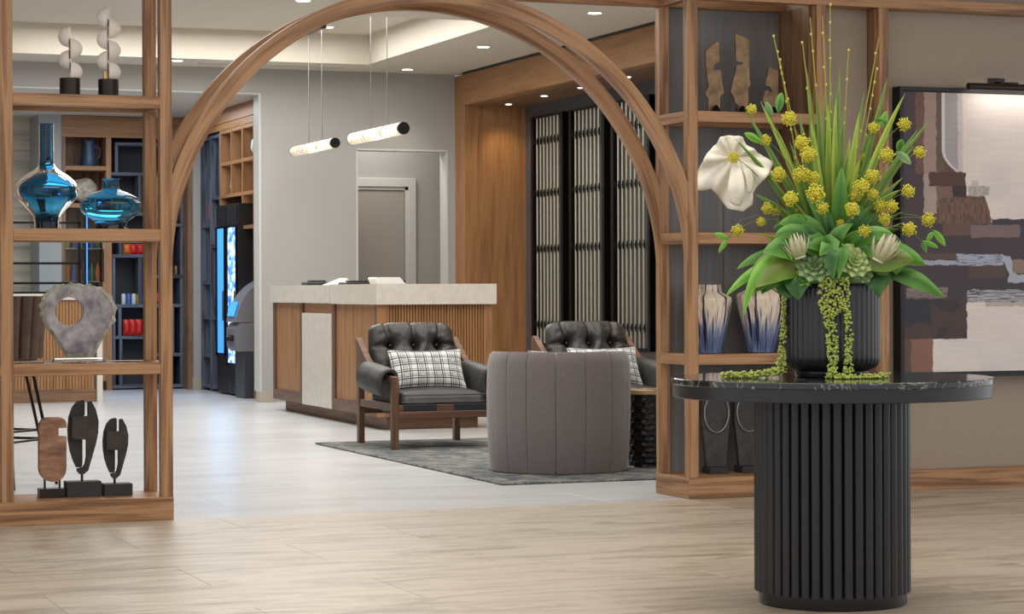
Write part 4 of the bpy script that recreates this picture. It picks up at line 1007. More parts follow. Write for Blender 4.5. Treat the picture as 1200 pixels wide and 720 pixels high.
# ------------------------------------------------------------------ objects on the right shelving
crop = lambda pts: [(820 + x / 5, 20 + y / 5) for x, y in pts]
faces = [([(32, 180), (95, 128), (110, 135), (112, 245), (82, 262), (76, 298), (118, 295), (125, 350), (140, 425), (116, 455), (118, 550), (96, 555), (100, 600), (125, 610), (125, 655), (45, 655), (50, 470), (28, 435), (50, 395), (35, 280)], 837, 'light bronze profile sculpture at the left of the top shelf'),
         ([(205, 78), (285, 112), (288, 345), (296, 372), (280, 400), (285, 655), (198, 655), (198, 540), (225, 525), (222, 495), (205, 480), (195, 440), (178, 425), (210, 275), (215, 262), (245, 260), (245, 245), (210, 240)], 868, 'tallest bronze profile sculpture in the middle of the top shelf'),
         ([(402, 268), (455, 290), (455, 460), (462, 480), (450, 500), (450, 650), (382, 650), (385, 592), (410, 585), (412, 560), (385, 550), (385, 485), (362, 475), (380, 410), (395, 405), (412, 420), (420, 410), (410, 385), (382, 375)], 904, 'small bronze profile sculpture at the right of the top shelf')]
YS2 = YP + .2
for pts, u0, lab in faces:
    b = at(u0, 131, YS2); T = thing('profile_sculpture', lab, 'sculpture', (b.x, YS2, 1.9445))
    mb = MB(); q = [(at(u, v, YS2).x - b.x, max(at(u, v, YS2).z - b.z, .002)) for u, v in crop(pts)]
    mb.prism(q, -.006, .006); mb.build('bronze_plate', 'bronze', T)
    MB().lathe([(0, 0), (.03, 0), (.028, .012), (.008, .045), (0, .047)], 20, caps=False, cy=-.022).build('cone_foot', 'black_metal', T, smooth=40)
    MB().lathe([(0, 0), (.03, 0), (.028, .012), (.008, .045), (0, .047)], 20, caps=False, cy=.022).build('cone_foot', 'black_metal', T, smooth=40)
px_vase('drip_glaze_vase', 'cream and blue drip glazed vase beside the oak post', [(14, 415), (15, 410), (25, 354), (24.5, 350), (14, 344), (13, 335)], 831, 415, 'drip_glaze', z=.7245, Y=YS2, n=64)
px_vase('drip_glaze_vase', 'cream and blue drip glazed vase next to the black planter', [(15, 415), (16, 411), (27.5, 354), (27, 347), (16, 341), (15, 333)], 892.5, 415, 'drip_glaze', z=.7245, Y=YS2, n=64)
def ring_sculpture(u0, v0, wpx, label, m):
    b = at(u0, v0, YS2 + .03); T = thing('ring_sculpture', label, 'sculpture', (b.x, YS2 + .03, .1055)); k = .00385
    w_ = wpx * k / 2
    MB().box(-w_ * .8, w_ * .8, -.05, .05, 0, .035, .002).build('base', 'black_stone', T)
    MB().prism([(-w_ * .8, .036), (w_ * .8, .036), (w_ * 1.25, .30), (w_ * 1.0, .50), (-w_ * 1.0, .50), (-w_ * 1.25, .30)], -.015, .015).build('plaque', 'dark_plaque', T)
    r = w_ * 1.05; pth = [(r * math.cos(2 * PI * i / 40), -.02, .31 + r * 1.45 * math.sin(2 * PI * i / 40)) for i in range(41)]
    MB().tube(pth, .0045, 8, cap=False).build('rim_highlight', 'steel', T, smooth=60)  # ring shaped in place of the highlight on a round hole's rim
ring_sculpture(838, 558, 34, 'dark plaque with a ring for its rim highlight beside the oak post under the shelves', 1)
ring_sculpture(876, 555, 34, 'dark plaque with a ring for its rim highlight hidden behind the table column', -1)

# ------------------------------------------------------------------ painting
FY = 10.49
x0, x1, z0, z1 = 6.168, 7.75, .585, 2.105
T = thing('abstract_painting', 'large abstract painting in brown, slate and pale pink with black frame', 'painting', ((x0 + x1) / 2, YW, z0)); o = T.location
fw = .022
for a in ((x0, x0 + fw, z0, z1), (x1 - fw, x1, z0, z1)): MB(o).box(a[0], a[1], FY, YW - .001, a[2], a[3], .001).build('frame_side', 'black_paint', T)
for a in ((z0, z0 + fw), (z1 - fw, z1)): MB(o).box(x0 + fw, x1 - fw, FY, YW - .001, a[0], a[1], .001).build('frame_side', 'black_paint', T)
NX, NZ = 480, 460
PL = (228, 216, 210); DK = (66, 56, 62); BR = (98, 72, 60)
def nz_(x, y, sx, sy, k=0): return noise.noise((x * sx, y * sy, k))
def paint(u, v):
    # painting colours, laid stroke by stroke (u, v measured on the picture, right of x=1200 continues the composition)
    e = 1.5 * nz_(u, v, .12, .12) + .7 * nz_(u, v, .6, .6, 4)
    U, V_ = u + e, v + e
    c_ = PL
    if v < 262:
        edge = 1122 if V_ < 203 else (1127 if V_ < 229 else 1150 + (v - 229) * .25)
        if U < edge: c_ = BR if nz_(u, v, .05, .02, 2) < .15 else (124, 96, 82)
        if V_ < 203:
            if U < 1069: c_ = (70, 58, 66)
            elif U < 1079: c_ = (112, 78, 66)
            elif U < 1093: c_ = (158, 134, 126)
            elif U < 1102: c_ = (104, 80, 72)
            ax = 1101 + max(0, (v - 175) / 28) ** 2 * 20
            if U > ax and U < 1124: c_ = (168, 162, 164) if U < 1118 else (206, 196, 192)
            if ax - 1.5 < u < ax + 2 and v < 204: c_ = (214, 212, 212)
        elif U < 1093 and U > 1078 and V_ < 250: c_ = (168, 150, 142)
        elif U <= 1078: c_ = (72, 58, 62)
        if 1084 < U < 1127 and 201 < V_ < 218: c_ = (84, 56, 48)
        if 1112 < U < 1128 and 217 < V_ < 230: c_ = (54, 42, 44)
        if 1130 < U < 1155 and 217 < V_ < 229: c_ = (166, 156, 154) if nz_(u, v, .25, .3, 6) > 0 else (186, 176, 172)
        if 1134 < U < 1142 and 210 < V_ < 217: c_ = (200, 190, 186)
        if V_ > 232 and U < 1150 + (v - 229) * .25 and U > 1096: c_ = (96, 70, 60) if nz_(u, v, .8, .08, 5) > 0 else (122, 92, 78)
        if V_ > 256 and U > 1158: c_ = (58, 50, 54)
        if 1145 < U < 1180 and 190 < V_ < 230: c_ = (222, 212, 208) if c_ == PL else c_
        if U > 1230 and V_ > 160: c_ = (140, 122, 116) if V_ < 200 else (86, 68, 62)
    else:
        c_ = DK
        if 1133 < U < 1191 and 263 < V_ < 278: c_ = (124, 104, 102)
        if 1100 < U < 1133 and V_ < 276: c_ = (104, 78, 68)
        if 1060 < U < 1118 and 297 < V_ < 304: c_ = (92, 72, 64)
        if 1062 < U < 1118 and 305 < V_ < 311: c_ = (164, 168, 184)
        if 1116 < U < 1172 and 298 < V_ < 311: c_ = (168, 174, 192) if nz_(u, v, .1, 1.2, 9) > -.15 else (112, 112, 128)
        cu = 1170 + max(0, v - 300) * .35
        if cu < U < cu + 9 and 300 < V_ < 326: c_ = (176, 180, 196)
        if U > 1177 and 322 < V_ < 332: c_ = (174, 178, 194)
        if U > 1182 and 304 < V_ < 320: c_ = (142, 122, 110)
        if 1130 < U < 1174 and 311 < V_ < 326: c_ = (84, 66, 62)
        if 1058 < U < 1106 and 337 < V_ < 350: c_ = (132, 118, 116) if nz_(u, v, .1, .9, 2) > -.2 else (96, 84, 86)
        if U < 1128 and V_ > 350: c_ = (74, 58, 54) if nz_(u, v, .06, .06, 1) > -.1 else (58, 48, 52)
        if U < 1086 and 352 < V_ < 378: c_ = (46, 46, 58)
        if U > 1128 and 340 < V_ < 355: c_ = (176, 178, 184) if nz_(u, v, .04, 1.5, 3) > -.1 else (96, 94, 100)
        if U > 1128 and V_ > 355: c_ = PL if V_ > 360 or U < 1150 else (190, 174, 166)
        if V_ > 398: c_ = (136, 98, 84) if U < 1088 else (226, 216, 214)
        if V_ > 398 and U < 1063: c_ = (98, 74, 68)
        if U > 1260 and V_ > 380: c_ = (112, 84, 72)
    br = 1 + .03 * nz_(u, v, .04, .5, 7) + .012 * nz_(u, v, .5, .04, 8) + .03 * nz_(u, v, .03, .03, 5)
    return [min(1, (x / 255 * br)) for x in c_]
def s2l(x): return x / 12.92 if x <= .04045 else ((x + .055) / 1.055) ** 2.4
px_u = lambda X: 1050 + (X - 6.168) / (6.95 - 6.168) * 150
px_v = lambda X, Z: 101 + (2.108 - Z) / (2.108 - .597) * 339
mb = MB(o); XA, XB, ZA, ZB = x0 + fw + .004, x1 - fw - .004, z0 + fw + .004, z1 - fw - .004
mb.grid(NX, NZ, lambda a, b: (XA + (XB - XA) * a, FY + .012, ZA + (ZB - ZA) * b)); mb.uv = {}
cv = mb.build('canvas', 'paper', T, recalc=False)
cm = NT('painted_canvas'); cm.b.inputs['Roughness'].default_value = .55; ca_ = cm.n('ShaderNodeVertexColor', layer_name='paint'); cm.l(ca_.outputs[0], cm.b.inputs['Base Color'])
cm.bump(cm.noise(cm.coord('Object', (1, 1, 1)), 300, 2), .15, .001)
cv.data.materials[0] = MATS['painted_canvas']
at_ = cv.data.color_attributes.new('paint', 'FLOAT_COLOR', 'POINT'); buf = []
for j in range(NZ + 1):
    Z = ZA + (ZB - ZA) * j / NZ
    for i in range(NX + 1):
        X = XA + (XB - XA) * i / NX; r_ = paint(px_u(X), px_v(X, Z)); buf += [s2l(r_[0]), s2l(r_[1]), s2l(r_[2]), 1]
at_.data.foreach_set('color', buf)
MB(o).box(x0 + .004, x1 - .004, FY + .014, YW - .002, z0 + .004, z1 - .004).build('backing_board', 'black_paint', T)
T = thing('picture_light', 'dark metal picture light mounted above the painting', 'picture light', (7.0, YW, 2.12))
MB().tube([(-.47, -.16, -.012), (.47, -.16, -.012)], .019, 20).build('light_bar', 'bronze_base', T, smooth=40)
MB().tube([(-.2, -.14, .008), (-.2, -.05, .02), (-.2, 0, .03)], .006, 8).build('arm', 'bronze_base', T); MB().box(-.25, -.15, -.012, -.001, .0, .05, .002).build('mount_plate', 'bronze_base', T)
MB().box(-.235, -.165, -.165, -.12, .004, .016, .002).build('swivel', 'bronze_base', T)
l = D.lights.new('picture_lamp', 'AREA'); l.shape = 'RECTANGLE'; l.size = .8; l.size_y = .03; l.energy = .8; l.color = (1, .93, .84)
q = D.objects.new('picture_lamp', l); C.objects.link(q); q.parent = T; q.location = (0, -.16, -.035); q.rotation_euler = (math.radians(35), 0, 0)

# ------------------------------------------------------------------ foyer table
tx, ty = 3.751, 6.832; ZT = .755
T = thing('round_foyer_table', 'round black marble foyer table on a fluted black column', 'table', (tx, ty, 0))
MB().lathe([(0, 0), (.245, 0), (.247, .004), (.247, .05), (0, .05)], 96, caps=False).build('plinth', 'lacquer_black', T, smooth=40)
MB().lathe([(0, .045), (.235, .045), (.235, .70), (0, .70)], 64, caps=False).build('column_core', 'black_paint', T, smooth=40)
n = 44; rf = MB().tube([(0, 0, .042), (0, 0, .69)], .0172, 14).mesh('flute', 'lacquer_black', 40)
for k in range(n): a = 2 * PI * k / n; share('flute', rf, T, (.243 * math.cos(a), .243 * math.sin(a), 0))
MB().lathe([(0, .69), (.528, .69), (.531, .693), (.531, .733), (0, .733)], 128, caps=False).build('metal_apron', 'lacquer_black', T, smooth=40)
MB().lathe([(0, .733), (.533, .733), (.536, .736), (.536, .752), (.533, ZT), (0, ZT)], 128, caps=False).build('marble_top', 'black_marble', T, smooth=40)

# ------------------------------------------------------------------ flower arrangement
S = 7.72 / F
T = thing('flower_arrangement', 'lush green and yellow flower arrangement in a ribbed black planter on the table', 'flower arrangement', (tx, ty, ZT), rz=-TH)
def A(u, v, dy=0.0):
    a, b = u - 600, v - HZ; a, b = a - ROLL * b, b + ROLL * a
    k = (7.72 + dy) / F; a0 = 374.5 - ROLL * 103
    return Vector((a * k - a0 * S, dy, EYE - ZT - b * k))
NF = 44
def pmod(a, z, i): return 1 + (.022 * (abs(math.cos(a * NF / 2)) ** .8 - .5) if .025 < z < .30 else 0)
pf = [(0, 0), (.118, 0), (.122, .004), (.122, .02), (.13, .024), (.148, .034), (.158, .05), (.16, .07)] + [(.16, .07 + .22 * i / 6) for i in range(1, 7)] + [(.16, .306), (.157, .312), (.15, .312), (.148, .30), (.148, .24), (0, .24)]
MB().lathe(pf, 352, mod=pmod, caps=False).build('planter', 'pot_black', T, smooth=60)
MB().lathe([(0, .24), (.147, .24), (.147, .30), (.12, .335), (.06, .36), (0, .365)], 32, caps=False).build('moss', 'leaf_dark', T, smooth=80)

def leaf(p0, p1, p2, wd, mat, fold=.25, tw=0.0, n=12, shape=1.0, name='leaf', wav=0.0, facing=(0, -1, 0)):
    p0, p1, p2 = Vector(p0), Vector(p1), Vector(p2); vs = []; uvs = []; fs = []; L_ = (p2 - p0).length
    for i in range(n + 1):
        t = i / n; p = p0 * (1 - t) ** 2 + p1 * 2 * t * (1 - t) + p2 * t * t
        tg = ((p1 - p0) * (1 - t) + (p2 - p1) * t).normalized(); fc = Vector(facing)
        sd = tg.cross(fc); sd = sd.normalized() if sd.length > 1e-4 else Vector((1, 0, 0)); nm = sd.cross(tg).normalized()
        an = tw * (t - .3); s2 = sd * math.cos(an) + nm * math.sin(an); n2 = nm * math.cos(an) - sd * math.sin(an)
        ww = wd * (math.sin(PI * min(1, t ** shape * .97 + .03)) ** .75) * .5
        if name == 'grass_blade': ww = wd * .5 * min(1, t * 6 + .3) * (1 - t ** 3) ** .8
        for j, q in enumerate((-1, -.5, 0, .5, 1)):
            wv = wav * math.sin(t * 17 + q * 2) * abs(q) * wd
            vs.append(p + s2 * (q * ww) + n2 * (-fold * ww * abs(q) + wv)); uvs.append((abs(q) * .35 + .25 * t, q))
    for i in range(n):
        for j in range(4): a_ = i * 5 + j; fs.append((a_, a_ + 1, a_ + 6, a_ + 5))
    return MB().add(vs, fs, uvs).build(name, mat, T, smooth=180, recalc=False)

# long grass blades: tip, base, width px, bow, depth of the tip
for (u, v, bu, wd, dy, bow, mat) in [
    (944.5, 77, 962, 7, -.02, -6, 'blade_green'), (956, 100, 968, 7, -.06, -4, 'blade_green'), (983.7, 77.5, 978, 7, .02, 2, 'blade_green'), (980, 112, 982, 8, -.07, 3, 'blade_lime'),
    (1041, 89, 990, 7, 0, 6, 'blade_green'), (1061, 109, 985, 8, -.05, 12, 'blade_lime'), (1094, 137, 992, 6, -.02, 18, 'blade_green'), (872, 126, 962, 7, -.05, -12, 'blade_green'),
    (890.5, 117.5, 968, 6, .02, -10, 'blade_lime'), (861, 162, 960, 7, -.10, -16, 'blade_green'), (970, 120, 972, 8, -.03, 0, 'blade_lime'), (989, 127, 985, 7, -.08, 2, 'blade_green'),
    (1007.5, 130, 988, 8, -.05, 5, 'blade_lime'), (1073, 169.5, 990, 6, .03, 14, 'blade_green'), (1059.5, 207, 995, 7, -.08, 18, 'blade_green'), (883, 227, 955, 9, -.08, -22, 'blade_green'),
    (905, 179, 960, 8, -.04, -12, 'blade_green'), (935, 130, 965, 8, .04, -4, 'blade_green'), (950, 140, 968, 9, -.09, -3, 'blade_lime'), (1020, 150, 985, 7, .05, 5, 'blade_green'),
    (962, 150, 972, 9, .03, 0, 'blade_green'), (996, 160, 980, 9, .04, 2, 'blade_lime'), (1030, 180, 990, 7, -.1, 8, 'blade_green'), (925, 165, 960, 7, .06, -8, 'blade_green'),
    (1056.7, 222, 995, 10, -.12, 24, 'blade_green'), (1077, 150, 990, 6, .06, 14, 'blade_green'), (1055, 268, 1000, 9, -.12, 12, 'blade_green'), (910, 150, 962, 5, .07, -8, 'blade_lime'),
    (975, 95, 975, 6, .05, 1, 'blade_green'), (966, 105, 970, 6, .08, -1, 'blade_green'), (1013, 105, 985, 5, .07, 4, 'blade_green'), (930, 190, 962, 9, -.12, -6, 'blade_green'),
    (1008, 185, 985, 9, -.11, 4, 'blade_lime'), (950, 115, 968, 5, .09, -2, 'blade_lime')]:
    b0 = A(bu, 305, dy * .2); tp = A(u, v, dy); mid = A((bu * .45 + u * .55) - bow * .9, (305 * .5 + v * .5) - abs(bow) * .8, dy * .6)
    leaf(b0, mid, tp, wd * 1.25 * S, mat, .5, R.uniform(-1.2, 1.2), 14, name='grass_blade')
for k in range(44):
    u = R.gauss(980, 42); v = 300 - abs(R.gauss(0, 1)) * 10 - max(20, 150 - abs(u - 980) * 1.1) * R.uniform(.45, 1.0); dy = R.uniform(-.12, .12); bu = 978 + (u - 978) * .2
    b0 = A(bu, 306, dy * .2); tp = A(u, v, dy); mid = A(bu * .4 + u * .6 - (u - 978) * .18, 306 * .4 + v * .6 - 4, dy * .6)
    leaf(b0, mid, tp, R.uniform(4, 8) * S, R.choice(['blade_green', 'blade_green', 'blade_lime', 'leaf_green']), .5, R.uniform(-1.2, 1.2), 12, name='grass_blade')
# budding twigs
for (u, v, bu, dy, bow) in [(906.7, 42.5, 970, .0, -10), (949.5, 20.5, 974, .03, -4), (964, 19, 976, -.03, 0), (973, 5.5, 975, .0, -4), (940.5, 50, 972, -.05, -3), (994.5, 59, 980, .05, 2), (1030, 44.5, 978, -.02, 8), (1027, 81, 984, .04, 12), (914, 70, 955, .02, -6)]:
    b0 = A(bu, 300, 0); tp = A(u, v, dy); mid = A((bu + u) / 2 + bow * .4, (300 + v) / 2, dy * .5)
    mb = MB(); pth = []
    for i in range(15): t = i / 14; pth.append(b0 * (1 - t) ** 2 + mid * 2 * t * (1 - t) + tp * t * t)
    tw_ = mb.tube(pth, [.0032 - .0016 * i / 14 for i in range(15)], 6).build('twig', 'twig', T, smooth=80)
    mb = MB()
    for i in range(5, 15, 1):
        if R.random() < .75: mb.ball(pth[i] + Vector((R.uniform(-.003, .003), 0, 0)), .0042, 6, 5, (1, 1, 1.4))
    mb.build('buds', 'bud', tw_, smooth=80, kind='stuff')
# yellow flower heads
def head_mesh():
    mb = MB(); mb.ball((0, 0, 0), .55, 10, 7); k = 90
    for i in range(k):
        y = 1 - 2 * (i + .5) / k; r_ = math.sqrt(1 - y * y); a = i * 2.39996
        d = Vector((r_ * math.cos(a), y, r_ * math.sin(a))); q = d * R.uniform(.6, 1.08)
        mb.ball(q, R.uniform(.10, .17), 5, 4)
    return mb.mesh('yellow_flower', 'yellow_floret', 60)
hms = [head_mesh() for _ in range(3)]
heads = [(881, 128, 6, -.05), (925, 139, 8.5, -.08), (897, 165, 7, -.03), (940, 167, 9, -.10), (947.5, 181, 9, -.13), (912, 204.5, 8.5, -.12), (938.5, 204.5, 9.5, -.15), (953, 208, 8, -.13), (956, 227, 11, -.17), (926.7, 233, 9, -.18),
         (964, 244, 7, -.19), (899, 244, 7, -.08), (909, 247, 6, -.05), (892, 260, 5.5, -.10), (864.5, 270.5, 7.5, -.12), (1039, 182, 9, -.06), (1078, 178.5, 7, -.06), (1059.6, 146, 8, .02), (1022, 207, 8.5, -.12), (1010, 219, 9.5, -.15),
         (1023, 228, 7, -.13), (999, 245.5, 9, -.19), (1013, 271, 7, -.20), (1036.7, 256.7, 7, -.13), (1045.5, 242, 7.5, -.12), (1032, 242, 8, -.1), (1064.5, 224, 8, -.08), (1065.5, 269, 8.5, -.14), (1088, 258, 8, -.12), (1012, 185, 6, .04), (1005, 199, 6, .05), (1023.7, 150, 7, 0), (932, 250, 5, -.02), (1003, 230, 7, -.1), (860, 184.5, 7, -.115), (985, 262, 5, -.1)]
for i, (u, v, r_, dy) in enumerate(heads):
    p = A(u, v, dy); h_ = share('yellow_flower', hms[i % 3], T, p, (R.uniform(0, 6), R.uniform(0, 6), 0), (r_ * S,) * 3)
    if u < 870: bu, bv = 925, 262
    else: bu, bv = 975 + (u - 975) * .12, 290
    b0 = A(bu, bv, dy * .4); mid = A(bu * .45 + u * .55, min(bv, v) + (12 if abs(u - 975) > 75 else 25) - (26 if v > 250 else 0), dy * .8)
    MB().tube([b0 * (1 - t) ** 2 + mid * 2 * t * (1 - t) + p * t * t for t in [k / 10 for k in range(11)]], .0014, 5).build('flower_stem', 'stem_green', T, smooth=80)
# white flower: ruffled funnel, outline radii around its centre
pts = [(435, 180), (410, 240), (320, 340), (322, 400), (270, 440), (200, 425), (165, 370), (110, 315), (60, 325), (38, 325), (40, 270), (50, 200), (90, 130), (140, 80), (150, 50), (195, 40), (270, 50), (290, 85), (345, 120)]
cw = (225, 155); outl = [((x - cw[0]) / 4.5 * S, -(y - cw[1]) / 4.5 * S) for x, y in pts]; c0 = A(860, 184.5, -.07)
NA, NR = 120, 14
def wf(a, b):
    an = 2 * PI * a; t = ray_hit(outl, (0, 0), an); r_ = t * (.03 + .97 * b)
    ru = (.018 * math.sin(an * 7 + 2 * b) + .010 * math.sin(an * 13)) * b ** 1.3
    fold = .012 * math.sin(an * 3 + 1) * b
    dp = -.035 * (1 - (1 - b) ** 2) + .05 * b ** 3 * (.5 + .5 * math.sin(an * 2 + .6))
    return (c0.x + r_ * math.cos(an), c0.y + .0 + dp * .8 + ru + fold + .02, c0.z + r_ * math.sin(an))
q = MB().grid(NA, NR, wf).build('white_flower', 'white_petal', T, smooth=180, recalc=False)
m = q.modifiers.new('thickness', 'SOLIDIFY'); m.thickness = .003
def petal(pl, nm='petal'):
    """front petals folded over the funnel"""
    q = MB().add([c0 + Vector(((x - cw[0]) / 4.5 * S, dy, -(y - cw[1]) / 4.5 * S)) for x, y, dy in pl], [(0, 1, 6, 7), (1, 2, 5, 6), (2, 3, 4, 5)]).build(nm, 'white_petal', T, smooth=180); sub(q, 2)
    m = q.modifiers.new('thickness', 'SOLIDIFY'); m.thickness = .003
petal([(215, 180, -.02), (195, 250, -.05), (180, 330, -.06), (190, 400, -.045), (260, 430, -.045), (270, 340, -.075), (268, 250, -.06), (240, 180, -.025)])
petal([(250, 180, -.02), (275, 240, -.045), (290, 310, -.05), (290, 360, -.04), (325, 330, -.02), (330, 270, -.02), (310, 210, -.03), (270, 170, -.02)])
MB().tube([A(860, 186, -.06), A(890, 203, -.02), A(930, 235, 0), A(968, 300, 0)], .003, 6).build('flower_stem', 'stem_green', T, smooth=80)

# glossy leaves (base, control, tip, width px, depths, material)
LV_ = [((945, 285, -.08), (925, 262, -.17), (928, 305, -.20), 17, 'leaf_bright'), ((940, 305, -.10), (900, 300, -.16), (880, 346, -.19), 30, 'leaf_russet'), ((945, 300, -.1), (885, 285, -.2), (871, 372, -.2), 12, 'leaf_bright'),
       ((940, 310, -.1), (890, 300, -.16), (850, 348, -.16), 11, 'leaf_bright'), ((930, 300, -.05), (895, 290, -.1), (863, 316, -.12), 11, 'leaf_green'), ((945, 320, -.13), (930, 318, -.19), (936, 352, -.175), 27, 'leaf_dark'),
       ((1000, 310, -.12), (1045, 282, -.18), (1085, 312, -.16), 24, 'leaf_green'), ((1010, 318, -.12), (1055, 296, -.17), (1050, 322, -.17), 22, 'leaf_russet'), ((1035, 318, -.1), (1070, 318, -.18), (1107, 350, -.16), 16, 'leaf_green'), ((1020, 315, -.1), (1040, 312, -.15), (1033, 343, -.14), 18, 'leaf_dark'),
       ((985, 290, -.06), (983, 240, -.12), (986.7, 195.5, -.10), 15, 'leaf_green'), ((970, 300, -.1), (950, 250, -.17), (913, 262, -.15), 22, 'leaf_green'), ((975, 300, -.1), (955, 262, -.18), (921, 283, -.18), 18, 'leaf_dark'), ((985, 295, -.08), (965, 255, -.14), (958, 222, -.09), 12, 'leaf_dark'),
       ((985, 300, -.1), (1005, 270, -.18), (1030, 285, -.18), 20, 'leaf_green'), ((985, 290, -.05), (1010, 255, -.1), (1035, 235, -.06), 13, 'leaf_green'), ((980, 305, -.12), (970, 275, -.19), (940, 290, -.2), 17, 'leaf_green'), ((975, 290, -.06), (935, 255, -.1), (905, 268, -.08), 14, 'leaf_green'),
       ((990, 300, -.08), (1030, 262, -.12), (1060, 290, -.08), 18, 'leaf_dark'), ((950, 295, -.04), (920, 270, -.06), (893, 300, -.06), 18, 'leaf_dark'), ((950, 300, .02), (920, 290, .05), (895, 320, .08), 22, 'leaf_dark'), ((1000, 300, .02), (1040, 280, .06), (1062, 310, .09), 22, 'leaf_dark'),
       ((970, 280, -.1), (962, 240, -.14), (945, 232, -.1), 10, 'leaf_green'), ((990, 280, -.1), (1002, 252, -.15), (1012, 240, -.12), 10, 'leaf_dark'), ((960, 300, 0), (940, 260, .03), (925, 240, .05), 16, 'leaf_dark'), ((1000, 300, 0), (1020, 262, .03), (1040, 250, .05), 16, 'leaf_dark'),
       ((950, 306, -.14), (915, 296, -.19), (885, 338, -.2), 30, 'leaf_russet'), ((955, 300, -.14), (930, 278, -.2), (893, 296, -.19), 26, 'leaf_green'), ((960, 296, -.14), (985, 272, -.21), (960, 300, -.22), 18, 'leaf_green'),
       ((975, 300, -.15), (950, 270, -.2), (915, 285, -.21), 22, 'leaf_green'), ((995, 300, -.14), (1022, 272, -.2), (1052, 298, -.19), 24, 'leaf_green'), ((1005, 306, -.15), (1040, 296, -.2), (1072, 306, -.19), 26, 'leaf_russet'), ((930, 322, -.1), (915, 330, -.14), (925, 350, -.15), 20, 'leaf_dark'), ((1015, 322, -.12), (1030, 320, -.16), (1030, 350, -.15), 18, 'leaf_dark'),
       ((968, 292, -.18), (972, 285, -.23), (976, 328, -.225), 16, 'leaf_dark'), ((985, 290, -.18), (990, 282, -.22), (983, 326, -.22), 13, 'leaf_green'), ((960, 288, -.15), (935, 262, -.23), (908, 276, -.22), 16, 'leaf_green'), ((1000, 290, -.15), (1020, 266, -.22), (1046, 274, -.2), 15, 'leaf_green'),
       ((965, 310, -.13), (925, 300, -.17), (905, 332, -.17), 20, 'leaf_green'), ((975, 300, -.13), (975, 270, -.2), (1000, 262, -.17), 13, 'leaf_green'), ((985, 315, -.13), (1040, 300, -.2), (1060, 300, -.17), 17, 'leaf_bright'), ((945, 310, -.1), (900, 320, -.15), (893, 345, -.16), 18, 'leaf_green'), ((955, 295, -.13), (955, 270, -.2), (940, 262, -.18), 12, 'leaf_dark')]
for a_, b_, c_, wd, mt in LV_: leaf(A(*a_), A(*b_), A(*c_), wd * 1.3 * S, mt, .3, R.uniform(-.5, .5), 14, .85, wav=.03 if wd > 15 else .01, facing=(0, -1, .25))
# sprig leaves
for a_, c_, wd, mt in [((892, 168, -.05), (872, 156, -.06), 9, 'leaf_bright'), ((905, 138, -.03), (897, 119, -.04), 8, 'succulent'), ((912, 132, -.03), (916, 108, -.02), 10, 'leaf_green'), ((1050, 178, -.05), (1068, 193, -.06), 10, 'succulent'), ((1052, 178, -.05), (1058, 163, -.06), 9, 'leaf_green'),
                       ((1080, 283, -.12), (1100, 291, -.12), 6, 'leaf_bright'), ((1080, 283, -.12), (1086, 297, -.13), 6, 'leaf_green'), ((1094, 270, -.12), (1108, 289, -.12), 8, 'leaf_bright'), ((1094, 272, -.12), (1086, 284, -.12), 6, 'leaf_bright'), ((853, 281, -.12), (837, 274, -.12), 7, 'leaf_bright'), ((853, 281, -.12), (842, 297, -.12), 6, 'leaf_bright'), ((1030, 152, 0), (1040, 130, 0), 8, 'leaf_bright'), ((1026, 140, 0), (1044, 147, 0), 8, 'leaf_green')]:
    m_ = (Vector(A(*a_)) + Vector(A(*c_))) / 2 + Vector((0, -.008, .006)); leaf(A(*a_), m_, A(*c_), wd * S, mt, .3, 0, 8)
for pa in ([(1055, 250, -.11), (1075, 253, -.12), (1085, 262, -.12), (1095, 272, -.12), (1100, 280, -.12)], [(1068, 272, -.14), (1075, 278, -.13), (1082, 284, -.12)], [(890, 252, -.1), (868, 258, -.12), (853, 281, -.12), (846, 285, -.12)], [(1030, 200, -.05), (1045, 185, -.05), (1055, 175, -.05), (1062, 168, -.05), (1075, 176, -.06)], [(915, 165, -.02), (905, 140, -.03), (897, 128, -.04)], [(905, 180, -.04), (893, 168, -.05), (880, 160, -.06)]):
    MB().tube([A(*p) for p in pa], .0013, 5).build('tendril', 'stem_green', T, smooth=80)
# rosette succulents
def rosette(u, v, dy, r_px, mat, dirv, n1=(5, 7, 9, 10)):
    c_ = A(u, v, dy); d = Vector(dirv).normalized(); e1 = d.cross(Vector((0, 0, 1))).normalized(); e2 = e1.cross(d).normalized()
    o_ = D.objects.new('succulent_rosette', None); C.objects.link(o_); o_.parent = T; o_.location = c_
    for ring, n_ in enumerate(n1):
        L_ = r_px * S * (.35 + .22 * ring); el = 1.1 - .32 * ring
        for k in range(n_):
            a = 2 * PI * (k + .5 * (ring % 2)) / n_ + .3 * ring; rd = e1 * math.cos(a) + e2 * math.sin(a)
            tip = rd * L_ * math.cos(el) + d * L_ * math.sin(el) * .8; mid = rd * L_ * .6 * math.cos(el * .7) + d * L_ * .15; side = d.cross(rd); vs = []
            nn = 6
            for i in range(nn + 1):
                t = i / nn; p = mid * 2 * t * (1 - t) + tip * t * t; ww = L_ * .32 * (math.sin(PI * min(1, .12 + .86 * t ** 1.3)) ** .6) * (0.0 if i == nn else 1) + .0004
                vs += [p - side * ww + d * .15 * ww, p + d * -.05 * ww, p + side * ww + d * .15 * ww, p - d * ww * .5]
            fs = [(i * 4 + j, i * 4 + (j + 1) % 4, i * 4 + 4 + (j + 1) % 4, i * 4 + 4 + j) for i in range(nn) for j in range(4)]
            MB().add(vs, fs, [(.15 + .55 * (i // 4) / nn, 0) for i in range(len(vs))]).build('fleshy_leaf', mat, o_, smooth=180)
rosette(955, 311, -.165, 23, 'succulent', (-.15, -1, .45)); rosette(1001, 306, -.165, 22, 'succulent_light', (.2, -1, .4))
